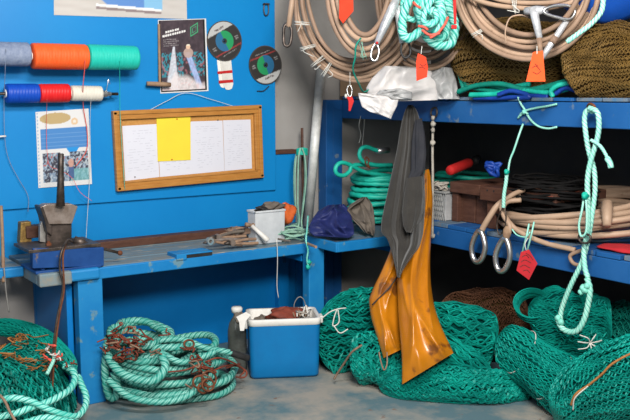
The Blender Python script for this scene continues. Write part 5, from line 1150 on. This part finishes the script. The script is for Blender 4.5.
# ============================================================= THICK ROPE PILE
t=thing('green_rope_pile','pile of thick green and white laid rope coiled on the floor beside the bench leg','rope',(1.98,4.22,0))
rg=random.Random(12)
def loop3(cx,cy,z,rx,ry,rot,tilt=0,td=0,j=.02,n=14):
    out=[]
    for i in range(n):
        a=i*2*math.pi/n; x=rx*math.cos(a); y=ry*math.sin(a); c_,s_=math.cos(rot),math.sin(rot)
        out.append((cx+x*c_-y*s_+rg.uniform(-j,j),cy+x*s_+y*c_+rg.uniform(-j,j),max(.022,z+tilt*math.cos(a-td)+rg.uniform(-.3,.3)*j)))
    return out
rr_=-.45
LP=[(2.02,4.24,.024,.36,.27,rr_,0,0),(1.98,4.23,.062,.33,.25,rr_,.0,0),(2.05,4.25,.085,.37,.25,rr_+.1,.02,1),(1.97,4.24,.125,.32,.24,rr_,.02,2),(2.02,4.25,.15,.33,.24,rr_-.1,.02,0),(1.93,4.25,.185,.28,.22,rr_,.03,2.5),
    (1.90,4.22,.22,.27,.20,rr_,.04,2.4),(1.88,4.25,.255,.24,.20,rr_,.05,2.6),(1.84,4.26,.295,.19,.18,rr_,.05,1.8),(1.96,4.20,.235,.17,.13,rr_,.05,-1.5),(2.03,4.26,.20,.26,.18,rr_+.2,.04,.5),(1.83,4.28,.33,.16,.14,rr_,.03,2.2)]
for k,(cx,cy,z,rx,ry,ro,ti,td) in enumerate(LP):
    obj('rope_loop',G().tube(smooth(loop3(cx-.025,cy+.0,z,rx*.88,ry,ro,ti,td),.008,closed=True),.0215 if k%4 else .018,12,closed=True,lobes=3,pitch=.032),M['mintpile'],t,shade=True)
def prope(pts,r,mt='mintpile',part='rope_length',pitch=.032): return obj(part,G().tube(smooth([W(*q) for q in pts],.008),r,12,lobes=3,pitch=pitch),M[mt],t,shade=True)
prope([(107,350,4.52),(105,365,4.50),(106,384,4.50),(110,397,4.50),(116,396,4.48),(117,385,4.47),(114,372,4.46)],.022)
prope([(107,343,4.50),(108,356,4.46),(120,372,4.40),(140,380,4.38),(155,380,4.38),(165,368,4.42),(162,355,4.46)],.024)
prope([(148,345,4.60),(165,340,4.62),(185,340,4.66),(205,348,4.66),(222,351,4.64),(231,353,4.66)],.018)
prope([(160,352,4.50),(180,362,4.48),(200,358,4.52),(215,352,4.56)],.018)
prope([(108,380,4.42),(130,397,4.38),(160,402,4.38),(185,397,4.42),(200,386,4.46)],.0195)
obj('dark_tape_end',G().tube(smooth([W(229,352,4.66),W(238,355,4.68),(W(248,358,4.72))],.01),.019,10),M['black'],t,shade=True)
t2=thing('rust_net_scraps','tangled rust red twine caught in the top of the green rope pile','twine',W(135,350,4.5))
for k in range(64):
    if k<48: cx,cy,dd,sp=rg.gauss(126,15),rg.gauss(344,9),4.44,4
    else: cx,cy,dd,sp=rg.gauss(198,12),rg.gauss(366,7),4.48,4
    pts=[W(cx+rg.uniform(-sp*1.6,sp*1.6),cy+rg.uniform(-sp,sp),dd+rg.uniform(-.04,.04)-.0006*(cy-330)) for _ in range(5)]
    o=obj('twine_strand',G().tube(smooth(pts,.008),.0040,5),M['rope_rust' if k%5 else 'tan2'],t2,shade=True)
for (x,y,rx,ry,d,lb) in ((199,382,6,6,4.42,'leftmost rusty iron ring in the cluster on the right front of the rope pile'),(209,379,7,8,4.44,'largest rusty iron ring, uppermost right of the cluster on the rope pile'),(208,385,6,6,4.42,'lower right rusty iron ring of the cluster on the rope pile'),(203,388,5,5,4.42,'small rusty iron ring at the bottom of the cluster on the rope pile'),(189,344,5,4,4.52,'lone small rusty ring at the back of the green rope pile')):
    o=obj('rusty_ring',G().tube(smooth([W(x+rx*math.cos(a),y+ry*math.sin(a),d+.02*math.cos(a)) for a in np.linspace(0,2*np.pi,11)[:-1]],.008,closed=True),.0055,8,closed=True),M['rust'],shade=True); tag(o,lb,'ring','rusty rings on the green rope pile')
t4=thing('red_cord_scraps','thin red and brown cord ends on the floor between rope pile and cool box','cord',W(240,368,4.8))
for pts in ([(205,362,4.46),(218,358,4.5),(232,362,4.62),(244,370,4.7),(240,376,4.68)],[(210,372,4.5),(225,366,4.6),(240,364,4.72)],[(168,372,4.40),(185,370,4.42),(200,364,4.44)],[(226,368,4.66),(236,366,4.7),(246,371,4.72),(245,377,4.70),(236,377,4.68)]):
    rope_path('','',pts,.0045,'rope_rust',parent=t4,lobes=0,sides=6,part='cord')
# ============================================================= LEFT NET PILE
t=thing('left_net_pile','heap of bright green netting edged with thick braided rope at the left floor edge','net',(1.25,4.20,0))
cx,cy,rx,ry,h=1.06,4.33,.40,.30,.33
rg2=np.random.default_rng(6)
def dome(phi,q,k=1.0):
    x=cx+rx*q*np.cos(phi); y=cy+ry*q*np.sin(phi)
    z=h*(1-q**3.2)*(1+.10*np.sin(3*phi+2*q)+.08*np.sin(5*phi+1)-.25*np.exp(-(q/.5)**2))*k+.01
    return np.stack([x,y,np.maximum(z,.004)],-1)
ph=np.linspace(0,2*np.pi,60,endpoint=False)[:,None]; q=np.linspace(.001,1,30)[None]
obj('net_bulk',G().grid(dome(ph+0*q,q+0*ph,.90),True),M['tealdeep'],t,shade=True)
n=110; i=np.arange(n)[:,None]; s2=np.linspace(.05,1.0,90)[None]
for l in range(3):
    tri=(2/np.pi)*np.arcsin(np.sin(2*np.pi*9*s2+(i%2)*np.pi+l+rg2.uniform(-.4,.4,(n,1))))
    phi=(i+rg2.uniform(-.4,.4,(n,1))+l*.4)*2*np.pi/n+tri*np.pi/n*1.3+.35*np.sin(3*s2+l*2)
    P=dome(phi,s2+0*phi,1.0+.03*l); P[...,2]+=rg2.uniform(0,.03,(n,1))*np.sin(6*s2+i)
    o=obj('net_twine',G().strands(P,.0050),M['teal' if l<2 else 'tealdark'],t); o['kind']='stuff'
P=[]
for k in range(60):
    a0=rg2.uniform(-1.2,1.9); q0=rg2.uniform(.25,.75); b=dome(np.array(a0),np.array(q0),1.08)
    w_=rg2.normal(0,.030,(6,3)); w_[:,2]=np.abs(w_[:,2])*.5+.015
    c=smooth(b+w_,.006); ii=np.linspace(0,len(c)-1,40).astype(int); P.append(c[ii])
o=obj('orange_twine',G().strands(np.array(P),.0030),M['orangetwine'],t); o['kind']='stuff'
def lr(pts,r,mt='mint',pitch=.03,part='edge_rope'): return obj(part,G().tube(smooth([W(*q) for q in pts],.007),r,12,lobes=3,pitch=pitch),M[mt],t,shade=True)
lr([(-8,418,3.98),(14,414,4.0),(30,408,4.04),(48,402,4.09),(62,395,4.15),(71,388,4.22),(75,378,4.28),(72,370,4.32),(64,366,4.34)],.018)
lr([(-6,402,4.00),(12,398,4.01),(30,401,4.03),(45,408,4.05),(62,414,4.09),(77,416,4.15),(85,407,4.22),(86,396,4.28),(82,386,4.32),(78,376,4.36)],.017)
lr([(-8,426,3.96),(20,424,3.98),(44,418,4.02),(60,420,4.06),(80,424,4.12)],.018)
lr([(53,345,4.36),(54,358,4.30),(50,368,4.24),(47,374,4.2)],.010,'mintpale',.018)
lr([(-6,390,3.98),(4,400,3.95),(10,412,3.93),(16,422,3.92)],.007,'tan2',.02,'dark_cord')
bundle('','',[(-20,331,4.62,8,8),(6,327,4.60,9,8),(30,332,4.58,9,8),(50,344,4.52,9,9),(66,360,4.46,8,9),(74,376,4.42,7,8)],50,1.0,16,.0042,'teal','tealdeep',None,41,m_=110,parent=t,lump=.03)
t=thing('red_twine_bits','rust red twine bits on the net heap by the bench leg','twine',W(60,362,4.4))
rg=random.Random(19)
for k in range(14):
    cx_,cy_=rg.gauss(58,9),rg.gauss(358,7); pts=[W(cx_+rg.uniform(-6,6),cy_+rg.uniform(-4,4),4.30+rg.uniform(-.03,.03)) for _ in range(4)]
    obj('twine_strand',G().tube(smooth(pts,.012),.004,5),M['redthread' if k%3==0 else ('rope_rust' if k%3==1 else 'string')],t,shade=True)
t=thing('dark_rag_heap','dark rags heaped behind the bench leg beside the net heap','rag',(1.42,4.50,0))
obj('rag',G().ball((1.40,4.52,.10),.11,.10,.14,n=16,lump=.15,seed=3),M['blackcloth'],t,shade=True)
